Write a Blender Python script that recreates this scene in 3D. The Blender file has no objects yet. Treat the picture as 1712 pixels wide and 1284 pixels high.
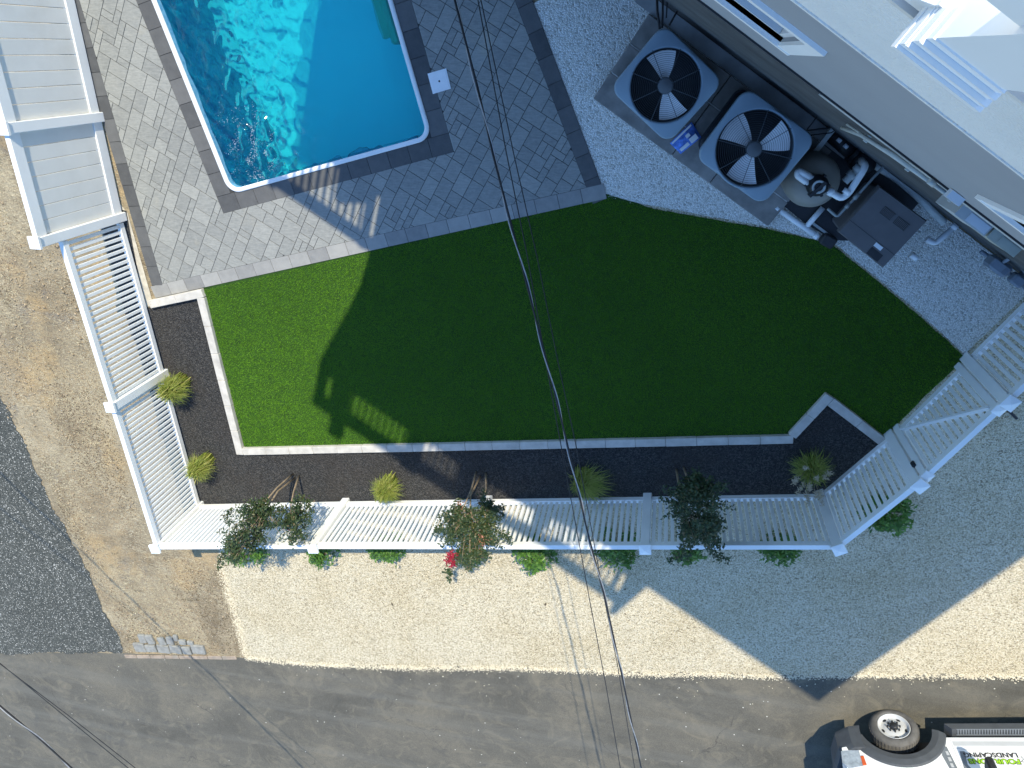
import bpy, bmesh, math, random
import numpy as np
from mathutils import Vector, Matrix
SC = bpy.context.scene
COL = SC.collection
R = math.radians

# ------------------------------------------------------------------ camera, sky, sun, exposure
# photo measured: focal length 1190 px on a 1712 px wide frame, the point straight below the lens at pixel (1121, 82)
F, NX, NY, H, CX, CY = 1190.0, 1121.0, 82.0, 9.1, 856.0, 642.0
def norm(v): return v / np.linalg.norm(v)
CD = norm(np.array([NX - CX, NY - CY, F]))
CXA = norm(np.array([1.0, 0, 0]) - CD[0] * CD)
CYA = np.cross(CXA, CD)
if CYA[1] > 0: CYA = -CYA
def at(px, py, z=0.0):
    """world point at height z seen at a pixel of the measured survey picture"""
    r = np.array([px - CX, py - CY, F]); r = r * ((H - z) / (r @ CD))
    return Vector((float(r @ CXA), float(r @ CYA), z))
cam = bpy.data.cameras.new("camera"); camo = bpy.data.objects.new("camera", cam); COL.objects.link(camo)
right = Vector((CXA[0], CYA[0], -CD[0])); down = Vector((CXA[1], CYA[1], -CD[1])); fwd = Vector((CXA[2], CYA[2], -CD[2]))
m = Matrix((( right.x, -down.x, -fwd.x, 0), (right.y, -down.y, -fwd.y, 0), (right.z, -down.z, -fwd.z, H), (0, 0, 0, 1)))
camo.matrix_world = m
cam.sensor_width = 36; cam.sensor_fit = 'HORIZONTAL'; cam.lens = F / 1712 * 36
cam.clip_start = 0.05; cam.clip_end = 2000
SC.camera = camo

SUN = Vector((0.257, 0.883, 1.0))           # towards the sun: one metre of height throws 0.92 m of shadow
elev = math.atan2(1.0, math.hypot(SUN.x, SUN.y)); azim = math.atan2(SUN.x, SUN.y)
w = bpy.data.worlds.new("World"); SC.world = w; w.use_nodes = True
nt = w.node_tree; nt.nodes.clear()
sky = nt.nodes.new('ShaderNodeTexSky'); sky.sky_type = 'NISHITA'; sky.sun_disc = False
sky.sun_elevation = elev; sky.sun_rotation = azim; sky.air_density = 1.0; sky.dust_density = 0.15; sky.ozone_density = 5.0
bg = nt.nodes.new('ShaderNodeBackground'); bg.inputs['Strength'].default_value = 0.15
out = nt.nodes.new('ShaderNodeOutputWorld')
tn = nt.nodes.new('ShaderNodeMix'); tn.data_type = 'RGBA'; tn.blend_type = 'MULTIPLY'; tn.inputs[0].default_value = 1.0
tn.inputs[7].default_value = (0.98, 1.11, 1.16, 1)                    # a clear deep blue autumn sky
nt.links.new(sky.outputs[0], tn.inputs[6]); nt.links.new(tn.outputs[2], bg.inputs[0]); nt.links.new(bg.outputs[0], out.inputs[0])
sl = bpy.data.lights.new("sun", 'SUN'); sl.energy = 3.2; sl.angle = R(0.53); sl.color = (1.0, 0.915, 0.715)
so = bpy.data.objects.new("sun", sl); COL.objects.link(so)
sl.cycles.is_caustics_light = True
so.rotation_euler = (-SUN).to_track_quat('-Z', 'Y').to_euler(); so.location = (2, 8, 14)
SC.view_settings.view_transform = 'Standard'; SC.view_settings.look = 'None'
SC.view_settings.exposure = 1.0; SC.view_settings.gamma = 1.0
SC.cycles.max_bounces = 8; SC.cycles.transparent_max_bounces = 16

rnd = random.Random(7)
rng = np.random.default_rng(5)

# ------------------------------------------------------------------ materials
class NT:
    def __init__(s, name):
        s.m = bpy.data.materials.new(name); s.m.use_nodes = True; s.t = s.m.node_tree; s.t.nodes.clear()
        s.out = s.n('OutputMaterial'); s.b = s.n('BsdfPrincipled'); s.l(s.b.outputs[0], s.out.inputs['Surface'])
        s.co = s.n('TexCoord').outputs['Object']
        s.b.inputs['Specular IOR Level'].default_value = 0.3
    def n(s, t): return s.t.nodes.new('ShaderNode' + t)
    def l(s, a, b): s.t.links.new(a, b)
    def noise(s, scale, detail=4, rough=0.55, dist=0, vec=None):
        k = s.n('TexNoise'); k.inputs['Scale'].default_value = scale; k.inputs['Detail'].default_value = detail
        k.inputs['Roughness'].default_value = rough; k.inputs['Distortion'].default_value = dist
        s.l(vec or s.co, k.inputs['Vector']); return k.outputs['Fac']
    def ramp(s, f, stops):
        k = s.n('ValToRGB'); e = k.color_ramp.elements
        while len(e) < len(stops): e.new(0.5)
        for i, (p, c) in enumerate(stops): e[i].position = p; e[i].color = (c[0], c[1], c[2], 1) if not isinstance(c, (int, float)) else (c, c, c, 1)
        s.l(f, k.inputs[0]); return k.outputs[0]
    def mix(s, f, a, b, mode='MIX'):
        k = s.n('Mix'); k.data_type = 'RGBA'; k.blend_type = mode
        for i, v in ((0, f), (6, a), (7, b)):
            if isinstance(v, (int, float)): k.inputs[i].default_value = v
            elif isinstance(v, tuple): k.inputs[i].default_value = (v[0], v[1], v[2], 1)
            else: s.l(v, k.inputs[i])
        return k.outputs[2]
    def math(s, op, a, b=0.0):
        k = s.n('Math'); k.operation = op
        for i, v in ((0, a), (1, b)):
            if isinstance(v, (int, float)): k.inputs[i].default_value = v
            else: s.l(v, k.inputs[i])
        return k.outputs[0]
    def bump(s, h, strength=0.5, dist=0.01):
        k = s.n('Bump'); k.inputs['Strength'].default_value = strength; k.inputs['Distance'].default_value = dist
        s.l(h, k.inputs['Height']); s.l(k.outputs[0], s.b.inputs['Normal'])
    def col(s, c):
        if isinstance(c, tuple): s.b.inputs['Base Color'].default_value = (c[0], c[1], c[2], 1)
        else: s.l(c, s.b.inputs['Base Color'])
    def rough(s, v):
        if isinstance(v, (int, float)): s.b.inputs['Roughness'].default_value = v
        else: s.l(v, s.b.inputs['Roughness'])
    def vor(s, scale, feat='F1', vec=None, rand=1.0):
        k = s.n('TexVoronoi'); k.feature = feat; k.inputs['Scale'].default_value = scale; k.inputs['Randomness'].default_value = rand
        s.l(vec or s.co, k.inputs['Vector']); return k

def plain(name, c, rough=0.5, var=0.12, scale=6, bump=0.0, bscale=60, metal=0.0, spec=0.4, grime=None):
    k = NT(name); c2 = tuple(v * (1 - var) for v in c); c1 = tuple(min(1, v * (1 + var)) for v in c)
    colr = k.ramp(k.noise(scale, 5), [(0.3, c2), (0.7, c1)])
    if grime: colr = k.mix(k.ramp(k.noise(scale * 0.35, 6, 0.65), [(0.52, 0.0), (0.72, grime[3])]), colr, grime[:3])
    k.col(colr); k.rough(rough); k.b.inputs['Metallic'].default_value = metal; k.b.inputs['Specular IOR Level'].default_value = spec
    if bump: k.bump(k.noise(bscale, 3), bump, 0.004)
    return k.m

def stones(name, pal, scale, gap=0.25, tint=None, bumpd=0.012):
    k = NT(name)
    v = k.vor(scale); v2 = k.vor(scale, 'DISTANCE_TO_EDGE')
    sep = k.n('SeparateColor'); k.l(v.outputs['Color'], sep.inputs[0])
    c = k.ramp(sep.outputs[0], pal)
    big = k.noise(0.9, 6, 0.6)
    if tint: c = k.mix(k.ramp(big, [(0.42, 0.0), (0.68, tint[3])]), c, tint[:3], 'MULTIPLY')
    fine = k.noise(scale * 4, 2)
    c = k.mix(0.22, c, k.ramp(fine, [(0.3, 0.45), (0.7, 1.0)]), 'MULTIPLY')
    edge = k.ramp(v2.outputs['Distance'], [(0.0, 0.0), (gap * 0.35, 1.0)])
    c = k.mix(edge, k.mix(1.0, c, (0.42, 0.38, 0.33), 'MULTIPLY'), c)
    k.col(c); k.rough(0.9); k.b.inputs['Specular IOR Level'].default_value = 0.15
    k.bump(k.math('ADD', k.math('MULTIPLY', k.math('SUBTRACT', 1.0, v.outputs['Distance']), 1.0), k.math('MULTIPLY', sep.outputs[1], 0.6)), 0.9, bumpd)
    return k.m

M = {}
M['vinyl'] = plain('white_vinyl', (0.80, 0.80, 0.78), 0.38, 0.03, 3, 0.04, 90, 0, 0.45, (0.55, 0.53, 0.47, 0.25))
M['vinyl_tan'] = plain('off_white_vinyl', (0.70, 0.69, 0.65), 0.45, 0.04, 3, 0.05, 60, 0, 0.4, (0.5, 0.47, 0.4, 0.3))
M['gravel'] = stones('white_gravel', [(0.0, (0.28, 0.235, 0.155)), (0.14, (0.50, 0.435, 0.30)), (0.5, (0.69, 0.60, 0.42)), (1.0, (0.82, 0.75, 0.58))], 60, 0.3, (0.86, 0.82, 0.74, 0.8))
M['pebble2'] = plain('fine_lightened_pebble', (0.84, 0.82, 0.75), 0.9, 0.15, 25, 0.2, 120, 0, 0.15)  # loose stones, lightened like the gravel under them
M['wgravel'] = stones('fine_lightened_gravel', [(0.0, (0.50, 0.48, 0.42)), (0.14, (0.70, 0.68, 0.61)), (0.5, (0.85, 0.83, 0.76)), (1.0, (0.92, 0.90, 0.85))], 52, 0.22)  # finer, whiter stone; colour also lightened to offset the shade by the wall
M['pebble'] = plain('white_pebble', (0.71, 0.635, 0.48), 0.9, 0.25, 25, 0.2, 120, 0, 0.15)
k = NT('dark_gravel')
v = k.vor(75); sp = k.n('SeparateColor'); k.l(v.outputs['Color'], sp.inputs[0])
c = k.ramp(sp.outputs[0], [(0.0, (0.031, 0.034, 0.030)), (0.6, (0.085, 0.088, 0.077)), (0.93, (0.14, 0.138, 0.118)), (0.97, (0.62, 0.60, 0.54))])
c = k.mix(k.ramp(k.noise(0.9, 6), [(0.35, 0.0), (0.7, 0.55)]), c, (0.62, 0.63, 0.62), 'MULTIPLY')
k.col(c); k.rough(0.95); k.bump(v.outputs['Distance'], 0.8, 0.012); M['dgravel'] = k.m

k = NT('asphalt')
sp = k.vor(130); s1 = k.n('SeparateColor'); k.l(sp.outputs['Color'], s1.inputs[0])
base = k.ramp(k.noise(0.55, 8, 0.62, 0.6), [(0.28, (0.075, 0.070, 0.057)), (0.5, (0.113, 0.104, 0.083)), (0.72, (0.162, 0.143, 0.107))])
base = k.mix(0.5, base, k.ramp(s1.outputs[0], [(0.0, 0.55), (0.6, 1.0), (1.0, 1.45)]), 'MULTIPLY')
base = k.mix(k.ramp(k.noise(2.3, 9, 0.7, 1.5), [(0.50, 0.0), (0.70, 0.6)]), base, (0.205, 0.178, 0.128))
base = k.mix(k.ramp(k.noise(1.3, 7, 0.6, 2.2), [(0.60, 0.0), (0.74, 0.55)]), base, (0.058, 0.059, 0.057))
mp = k.n('Mapping'); k.l(k.co, mp.inputs['Vector']); mp.inputs['Rotation'].default_value = (0, 0, R(-10)); mp.inputs['Scale'].default_value = (0.10, 1.6, 1)
base = k.mix(k.ramp(k.noise(1.3, 5, 0.6, 0.4, mp.outputs[0]), [(0.5, 0.0), (0.7, 0.4)]), base, (0.17, 0.163, 0.14))
crk = k.vor(0.34, 'DISTANCE_TO_EDGE', None)
dv = k.n('TexNoise'); dv.inputs['Scale'].default_value = 3.0; dv.inputs['Detail'].default_value = 6; k.l(k.co, dv.inputs['Vector'])
ad = k.n('VectorMath'); ad.operation = 'MULTIPLY_ADD'; k.l(dv.outputs['Color'], ad.inputs[0]); ad.inputs[1].default_value = (0.5, 0.5, 0.5); k.l(k.co, ad.inputs[2])
k.l(ad.outputs[0], crk.inputs['Vector'])
crm = k.math('MULTIPLY', k.ramp(crk.outputs['Distance'], [(0.0, 1.0), (0.0035, 0.0)]), k.ramp(k.noise(0.8, 3), [(0.5, 0.0), (0.58, 0.8)]))
base = k.mix(crm, base, (0.055, 0.052, 0.046))
fl = k.vor(9.0); fs = k.n('SeparateColor'); k.l(fl.outputs['Color'], fs.inputs[0])
flm = k.math('MULTIPLY', k.ramp(fl.outputs['Distance'], [(0.0, 1.0), (0.09, 1.0), (0.11, 0.0)]), k.ramp(fs.outputs[1], [(0.90, 0.0), (0.92, 1.0)]))
base = k.mix(flm, base, (0.58, 0.55, 0.47))
k.col(base); k.rough(0.92); k.bump(k.math('ADD', sp.outputs['Distance'], k.noise(300, 2)), 0.5, 0.006); M['asphalt'] = k.m

k = NT('dirt')
base = k.ramp(k.noise(1.0, 9, 0.68, 0.8), [(0.30, (0.19, 0.145, 0.090)), (0.46, (0.30, 0.238, 0.150)), (0.60, (0.40, 0.325, 0.210)), (0.74, (0.50, 0.415, 0.272))])
base = k.mix(k.ramp(k.noise(0.75, 6, 0.6), [(0.52, 0.0), (0.62, 0.75)]), base, (0.46, 0.325, 0.165))
base = k.mix(k.ramp(k.noise(1.5, 7, 0.7, 1.0), [(0.56, 0.0), (0.66, 0.7)]), base, (0.235, 0.20, 0.155))
base = k.mix(k.ramp(k.noise(4.5, 8, 0.72), [(0.56, 0.0), (0.66, 0.8)]), base, (0.145, 0.118, 0.075))
mp = k.n('Mapping'); k.l(k.co, mp.inputs['Vector']); mp.inputs['Rotation'].default_value = (0, 0, R(35)); mp.inputs['Scale'].default_value = (14, 60, 1)
base = k.mix(k.math('MULTIPLY', k.ramp(k.noise(1.0, 3, 0.6, 1.5, mp.outputs[0]), [(0.54, 0.0), (0.62, 0.8)]), k.ramp(k.noise(1.2, 4), [(0.40, 0.0), (0.56, 1.0)])), base, (0.66, 0.57, 0.38))
base = k.mix(0.85, base, k.ramp(k.noise(38, 7, 0.78), [(0.34, 0.30), (0.46, 0.92), (0.62, 1.15), (0.74, 1.4)]), 'MULTIPLY')
k.col(base); k.rough(0.97); k.bump(k.noise(15, 9, 0.76), 1.0, 0.05); M['dirt'] = k.m
M['straw'] = plain('dry_grass', (0.62, 0.53, 0.33), 0.9, 0.3, 9)
M['darkclod'] = plain('dark_soil_clod', (0.12, 0.094, 0.06), 0.95, 0.5, 14)
M['clod'] = plain('soil_clod', (0.30, 0.235, 0.155), 0.95, 0.45, 14)

k = NT('lawn_soil'); k.col(k.ramp(k.noise(7, 6, 0.7), [(0.3, (0.018, 0.050, 0.007)), (0.7, (0.030, 0.085, 0.011))])); k.rough(0.95)
k.bump(k.noise(160, 3), 0.8, 0.01); M['lawn'] = k.m
def leafmat(name, stops, trans=0.3, rough=0.55, scale=3.0, attr='tone'):
    k = NT(name); a = k.n('Attribute'); a.attribute_name = attr; 
    f = k.math('ADD', k.math('MULTIPLY', a.outputs['Fac'], 0.75), k.math('MULTIPLY', k.noise(scale, 3), 0.25))
    c = k.ramp(f, stops); k.col(c); k.rough(rough); k.b.inputs['Specular IOR Level'].default_value = 0.35
    t = k.n('BsdfTranslucent'); k.l(c, t.inputs['Color'])
    mx = k.n('MixShader'); mx.inputs[0].default_value = trans
    k.l(k.b.outputs[0], mx.inputs[1]); k.l(t.outputs[0], mx.inputs[2]); k.l(mx.outputs[0], k.out.inputs['Surface'])
    return k.m
M['turf'] = leafmat('turf_blade', [(0.15, (0.075, 0.20, 0.008)), (0.55, (0.150, 0.350, 0.016)), (0.9, (0.25, 0.46, 0.035))], 0.30, 0.6, 1.3)
M['ograss'] = leafmat('ornamental_grass_blade', [(0.1, (0.15, 0.21, 0.035)), (0.5, (0.30, 0.36, 0.06)), (0.9, (0.54, 0.48, 0.17))], 0.35)
M['plume'] = leafmat('grass_plume', [(0.1, (0.38, 0.31, 0.20)), (0.9, (0.62, 0.54, 0.40))], 0.3)
M['crape'] = leafmat('crape_leaf', [(0.1, (0.022, 0.040, 0.018)), (0.5, (0.042, 0.072, 0.026)), (0.8, (0.085, 0.110, 0.040)), (0.95, (0.16, 0.075, 0.04))], 0.25, 0.4)
M['shrubleaf'] = leafmat('shrub_leaf', [(0.1, (0.045, 0.11, 0.018)), (0.6, (0.09, 0.20, 0.03)), (0.95, (0.16, 0.30, 0.055))], 0.3, 0.38)
M['bloom'] = leafmat('crape_bloom', [(0.1, (0.26, 0.010, 0.028)), (0.9, (0.46, 0.03, 0.065))], 0.3)
M['paleb'] = leafmat('fading_bloom', [(0.1, (0.40, 0.16, 0.11)), (0.9, (0.55, 0.25, 0.17))], 0.3)
M['bark'] = plain('smooth_bark', (0.30, 0.225, 0.15), 0.8, 0.3, 14, 0.3, 40)
M['twig'] = plain('shrub_twig', (0.12, 0.085, 0.05), 0.85, 0.3, 14)
k = NT('mulch'); v = k.vor(65); sp = k.n('SeparateColor'); k.l(v.outputs['Color'], sp.inputs[0])
c = k.ramp(sp.outputs[0], [(0.0, (0.020, 0.020, 0.021)), (0.7, (0.052, 0.052, 0.051)), (1.0, (0.105, 0.10, 0.095))])
c = k.mix(k.ramp(k.noise(1.4, 5), [(0.45, 0.0), (0.7, 0.5)]), c, (0.052, 0.043, 0.036)); k.col(c); k.rough(0.95)
k.bump(k.math('ADD', v.outputs['Distance'], k.noise(40, 4)), 1.0, 0.02); M['mulch'] = k.m
M['chip'] = plain('mulch_chip', (0.062, 0.060, 0.058), 0.95, 0.5, 30)

k = NT('paver'); a = k.n('Attribute'); a.attribute_name = 'pv'
st = k.n('Mapping'); k.l(k.co, st.inputs['Vector']); st.inputs['Rotation'].default_value = (0, 0, R(30)); st.inputs['Scale'].default_value = (2.5, 13, 1)
f = k.math('ADD', k.math('ADD', k.math('MULTIPLY', a.outputs['Fac'], 0.13), 0.06), k.math('ADD', k.math('MULTIPLY', k.noise(3.5, 5, 0.7, 0, st.outputs[0]), 0.50), k.math('MULTIPLY', k.noise(26, 5, 0.75), 0.30)))
c = k.ramp(f, [(0.24, (0.135, 0.140, 0.138)), (0.42, (0.205, 0.210, 0.200)), (0.60, (0.285, 0.288, 0.268)), (0.8, (0.37, 0.365, 0.335))])
c = k.mix(k.ramp(k.noise(1.1, 6, 0.6), [(0.60, 0.0), (0.74, 0.35)]), c, (0.44, 0.375, 0.25))
k.col(c); k.rough(0.82); k.bump(k.noise(140, 4, 0.7), 0.45, 0.003); M['paver'] = k.m
k = NT('border_paver'); a = k.n('Attribute'); a.attribute_name = 'pv'
f = k.math('ADD', k.math('MULTIPLY', a.outputs['Fac'], 0.4), k.math('MULTIPLY', k.noise(9, 6, 0.7), 0.6))
k.col(k.ramp(f, [(0.25, (0.070, 0.072, 0.075)), (0.75, (0.130, 0.131, 0.131))])); k.rough(0.85); k.bump(k.noise(140, 4, 0.7), 0.45, 0.003); M['border'] = k.m
k = NT('light_border_paver'); a = k.n('Attribute'); a.attribute_name = 'pv'
f = k.math('ADD', k.math('MULTIPLY', a.outputs['Fac'], 0.4), k.math('MULTIPLY', k.noise(9, 6, 0.7), 0.6))
k.col(k.ramp(f, [(0.25, (0.20, 0.20, 0.195)), (0.75, (0.33, 0.325, 0.305))])); k.rough(0.85); k.bump(k.noise(140, 4, 0.7), 0.45, 0.003); M['lborder'] = k.m
M['joint'] = plain('joint_sand', (0.055, 0.055, 0.055), 0.95, 0.3, 30)
M['tancurb'] = plain('concrete_edge', (0.46, 0.42, 0.34), 0.9, 0.2, 12, 0.4, 60)
M['edging'] = plain('pale_edging_stone', (0.50, 0.475, 0.43), 0.85, 0.14, 9, 0.4, 80, 0, 0.2, (0.33, 0.31, 0.28, 0.5))
M['cobble'] = plain('grey_cobble', (0.25, 0.245, 0.22), 0.85, 0.22, 12, 0.5, 60, 0, 0.2, (0.22, 0.2, 0.17, 0.5))
M['brick'] = plain('worn_brick', (0.31, 0.245, 0.185), 0.9, 0.25, 9, 0.5, 60, 0, 0.2, (0.24, 0.225, 0.19, 0.8))
M['siding'] = plain('grey_siding', (0.285, 0.30, 0.32), 0.75, 0.04, 1.5, 0.15, 160, 0, 0.25)
k = NT('white_stucco'); k.col(k.ramp(k.noise(2, 5), [(0.3, (0.70, 0.70, 0.68)), (0.7, (0.78, 0.775, 0.75))])); k.rough(0.9)
k.bump(k.math('ADD', k.noise(70, 5, 0.7), k.vor(110).outputs['Distance']), 0.8, 0.006); M['stucco'] = k.m
M['trim'] = plain('white_trim', (0.80, 0.80, 0.79), 0.45, 0.03, 2, 0.05, 60)
M['concrete'] = plain('dark_concrete', (0.34, 0.34, 0.33), 0.9, 0.25, 3, 0.5, 40, 0, 0.2, (0.2, 0.19, 0.17, 0.4))
M['blockwall'] = plain('stained_block_wall', (0.066, 0.070, 0.074), 0.9, 0.3, 2.2, 0.6, 30, 0, 0.2, (0.11, 0.108, 0.10, 0.5))
M['block'] = plain('weathered_block', (0.24, 0.225, 0.205), 0.9, 0.3, 5, 0.6, 40)
M['pale_joint'] = plain('mortar_line', (0.42, 0.40, 0.37), 0.9, 0.3, 20)
M['acgrey'] = plain('grey_painted_steel', (0.20, 0.27, 0.325), 0.42, 0.05, 3, 0.03, 80, 0, 0.45)
M['acdark'] = plain('dark_steel', (0.028, 0.032, 0.040), 0.55, 0.2, 6)
M['grille'] = plain('grille_wire', (0.05, 0.06, 0.07), 0.5, 0.1, 6)
M['blade'] = plain('aluminium_blade', (0.80, 0.80, 0.80), 0.5, 0.08, 8)
M['hub'] = plain('motor_hub', (0.085, 0.095, 0.105), 0.5, 0.1, 6)
M['pvc'] = plain('white_pvc', (0.78, 0.80, 0.80), 0.4, 0.05, 5)
M['oldpvc'] = plain('weathered_pvc', (0.52, 0.55, 0.53), 0.55, 0.15, 9)
M['conduit'] = plain('grey_conduit', (0.36, 0.39, 0.38), 0.5, 0.12, 7)
M['tank'] = plain('tan_tank', (0.25, 0.228, 0.192), 0.55, 0.1, 5, 0.1, 70)
M['black'] = plain('black_plastic', (0.020, 0.021, 0.024), 0.45, 0.25, 12)
M['heater'] = plain('charcoal_plastic', (0.125, 0.118, 0.118), 0.6, 0.1, 5, 0.1, 90)
M['heater2'] = plain('charcoal_louvre', (0.045, 0.044, 0.046), 0.6, 0.1, 5)
M['label'] = plain('label_white', (0.72, 0.74, 0.76), 0.5, 0.05, 20)
M['bag'] = plain('blue_print', (0.10, 0.22, 0.62), 0.35, 0.45, 25)
M['boxgrey'] = plain('utility_grey', (0.42, 0.45, 0.46), 0.5, 0.08, 6)
M['boxblue'] = plain('utility_lid', (0.55, 0.60, 0.66), 0.4, 0.05, 6)
M['boxgreen'] = plain('utility_green_grey', (0.33, 0.35, 0.31), 0.55, 0.12, 6)
M['meter'] = plain('meter_grey', (0.17, 0.20, 0.24), 0.5, 0.15, 6)
M['cable'] = plain('black_cable', (0.014, 0.014, 0.016), 0.6, 0.2, 20)
M['alcable'] = plain('bare_cable', (0.34, 0.34, 0.34), 0.4, 0.2, 20, 0, 60, 0.5)
M['glass'] = plain('dark_window_glass', (0.012, 0.014, 0.018), 0.06, 0.1, 3, 0, 60, 0, 0.5)
M['roof'] = plain('deck_floor', (0.62, 0.61, 0.58), 0.7, 0.06, 3)
M['paint'] = plain('white_car_paint', (0.80, 0.80, 0.79), 0.22, 0.02, 2, 0, 60, 0, 0.5)
M['silver'] = plain('grey_decal_band', (0.48, 0.49, 0.50), 0.35, 0.05, 6)
M['dgrey'] = plain('grey_decal', (0.17, 0.19, 0.21), 0.4, 0.08, 6)
M['flare'] = plain('textured_black_plastic', (0.064, 0.070, 0.078), 0.55, 0.12, 8, 0.15, 160)
M['rubber'] = plain('tyre_rubber', (0.105, 0.100, 0.094), 0.8, 0.25, 10, 0.2, 60, 0, 0.3, (0.13, 0.12, 0.10, 0.5))
M['steel'] = plain('painted_steel_rim', (0.56, 0.56, 0.555), 0.35, 0.06, 8, 0, 60, 0.2)
M['lens'] = plain('headlamp_lens', (0.30, 0.34, 0.38), 0.12, 0.25, 16)
M['orange'] = plain('orange_marker', (0.55, 0.10, 0.03), 0.25, 0.1, 10)
M['green'] = plain('lime_lettering', (0.32, 0.60, 0.02), 0.4, 0.05, 10)
M['inkblack'] = plain('black_lettering', (0.02, 0.02, 0.022), 0.4, 0.1, 10)
M['pale'] = plain('grey_lettering', (0.30, 0.31, 0.32), 0.4, 0.1, 10)
M['leaf'] = plain('dead_leaf', (0.10, 0.075, 0.045), 0.8, 0.3, 30)
M['lid'] = plain('skimmer_plastic', (0.78, 0.79, 0.80), 0.45, 0.05, 8, 0.1, 90, 0, 0.4, (0.55, 0.56, 0.56, 0.4))
k = NT('pool_liner'); k.col(k.ramp(k.noise(3, 5), [(0.3, (0.80, 0.93, 0.95)), (0.7, (0.86, 0.96, 0.97))])); k.rough(0.7); M['liner'] = k.m
k = NT('pool_wall_liner'); v = k.vor(16); k.col(k.mix(k.ramp(v.outputs['Distance'], [(0.1, 0.0), (0.6, 0.6)]), (0.07, 0.26, 0.46), (0.20, 0.46, 0.62))); k.rough(0.6); M['wliner'] = k.m
M['step'] = plain('sage_plastic', (0.48, 0.60, 0.42), 0.5, 0.06, 5)
# water: a clear surface with fresnel gloss over an absorbing body
k = NT('pool_water'); k.t.nodes.remove(k.b)
g = k.n('BsdfGlossy'); g.inputs['Roughness'].default_value = 0.09; g.inputs['Color'].default_value = (1, 1, 1, 1)
tr = k.n('BsdfTransparent'); tr.inputs['Color'].default_value = (0.19, 0.955, 0.975, 1)
rf = k.n('BsdfRefraction'); rf.inputs['IOR'].default_value = 1.33; rf.inputs['Roughness'].default_value = 0.0; rf.inputs['Color'].default_value = (0.19, 0.955, 0.975, 1)
fr = k.n('Fresnel'); fr.inputs['IOR'].default_value = 1.33
mr = k.n('MixShader'); mr.inputs[0].default_value = 0.62; k.l(tr.outputs[0], mr.inputs[1]); k.l(rf.outputs[0], mr.inputs[2])
mx = k.n('MixShader'); k.l(fr.outputs[0], mx.inputs[0]); k.l(mr.outputs[0], mx.inputs[1]); k.l(g.outputs[0], mx.inputs[2]); k.l(mx.outputs[0], k.out.inputs['Surface'])
M['water'] = k.m
M['foam'] = plain('water_foam', (0.60, 0.76, 0.82), 0.6, 0.1, 9)

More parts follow.
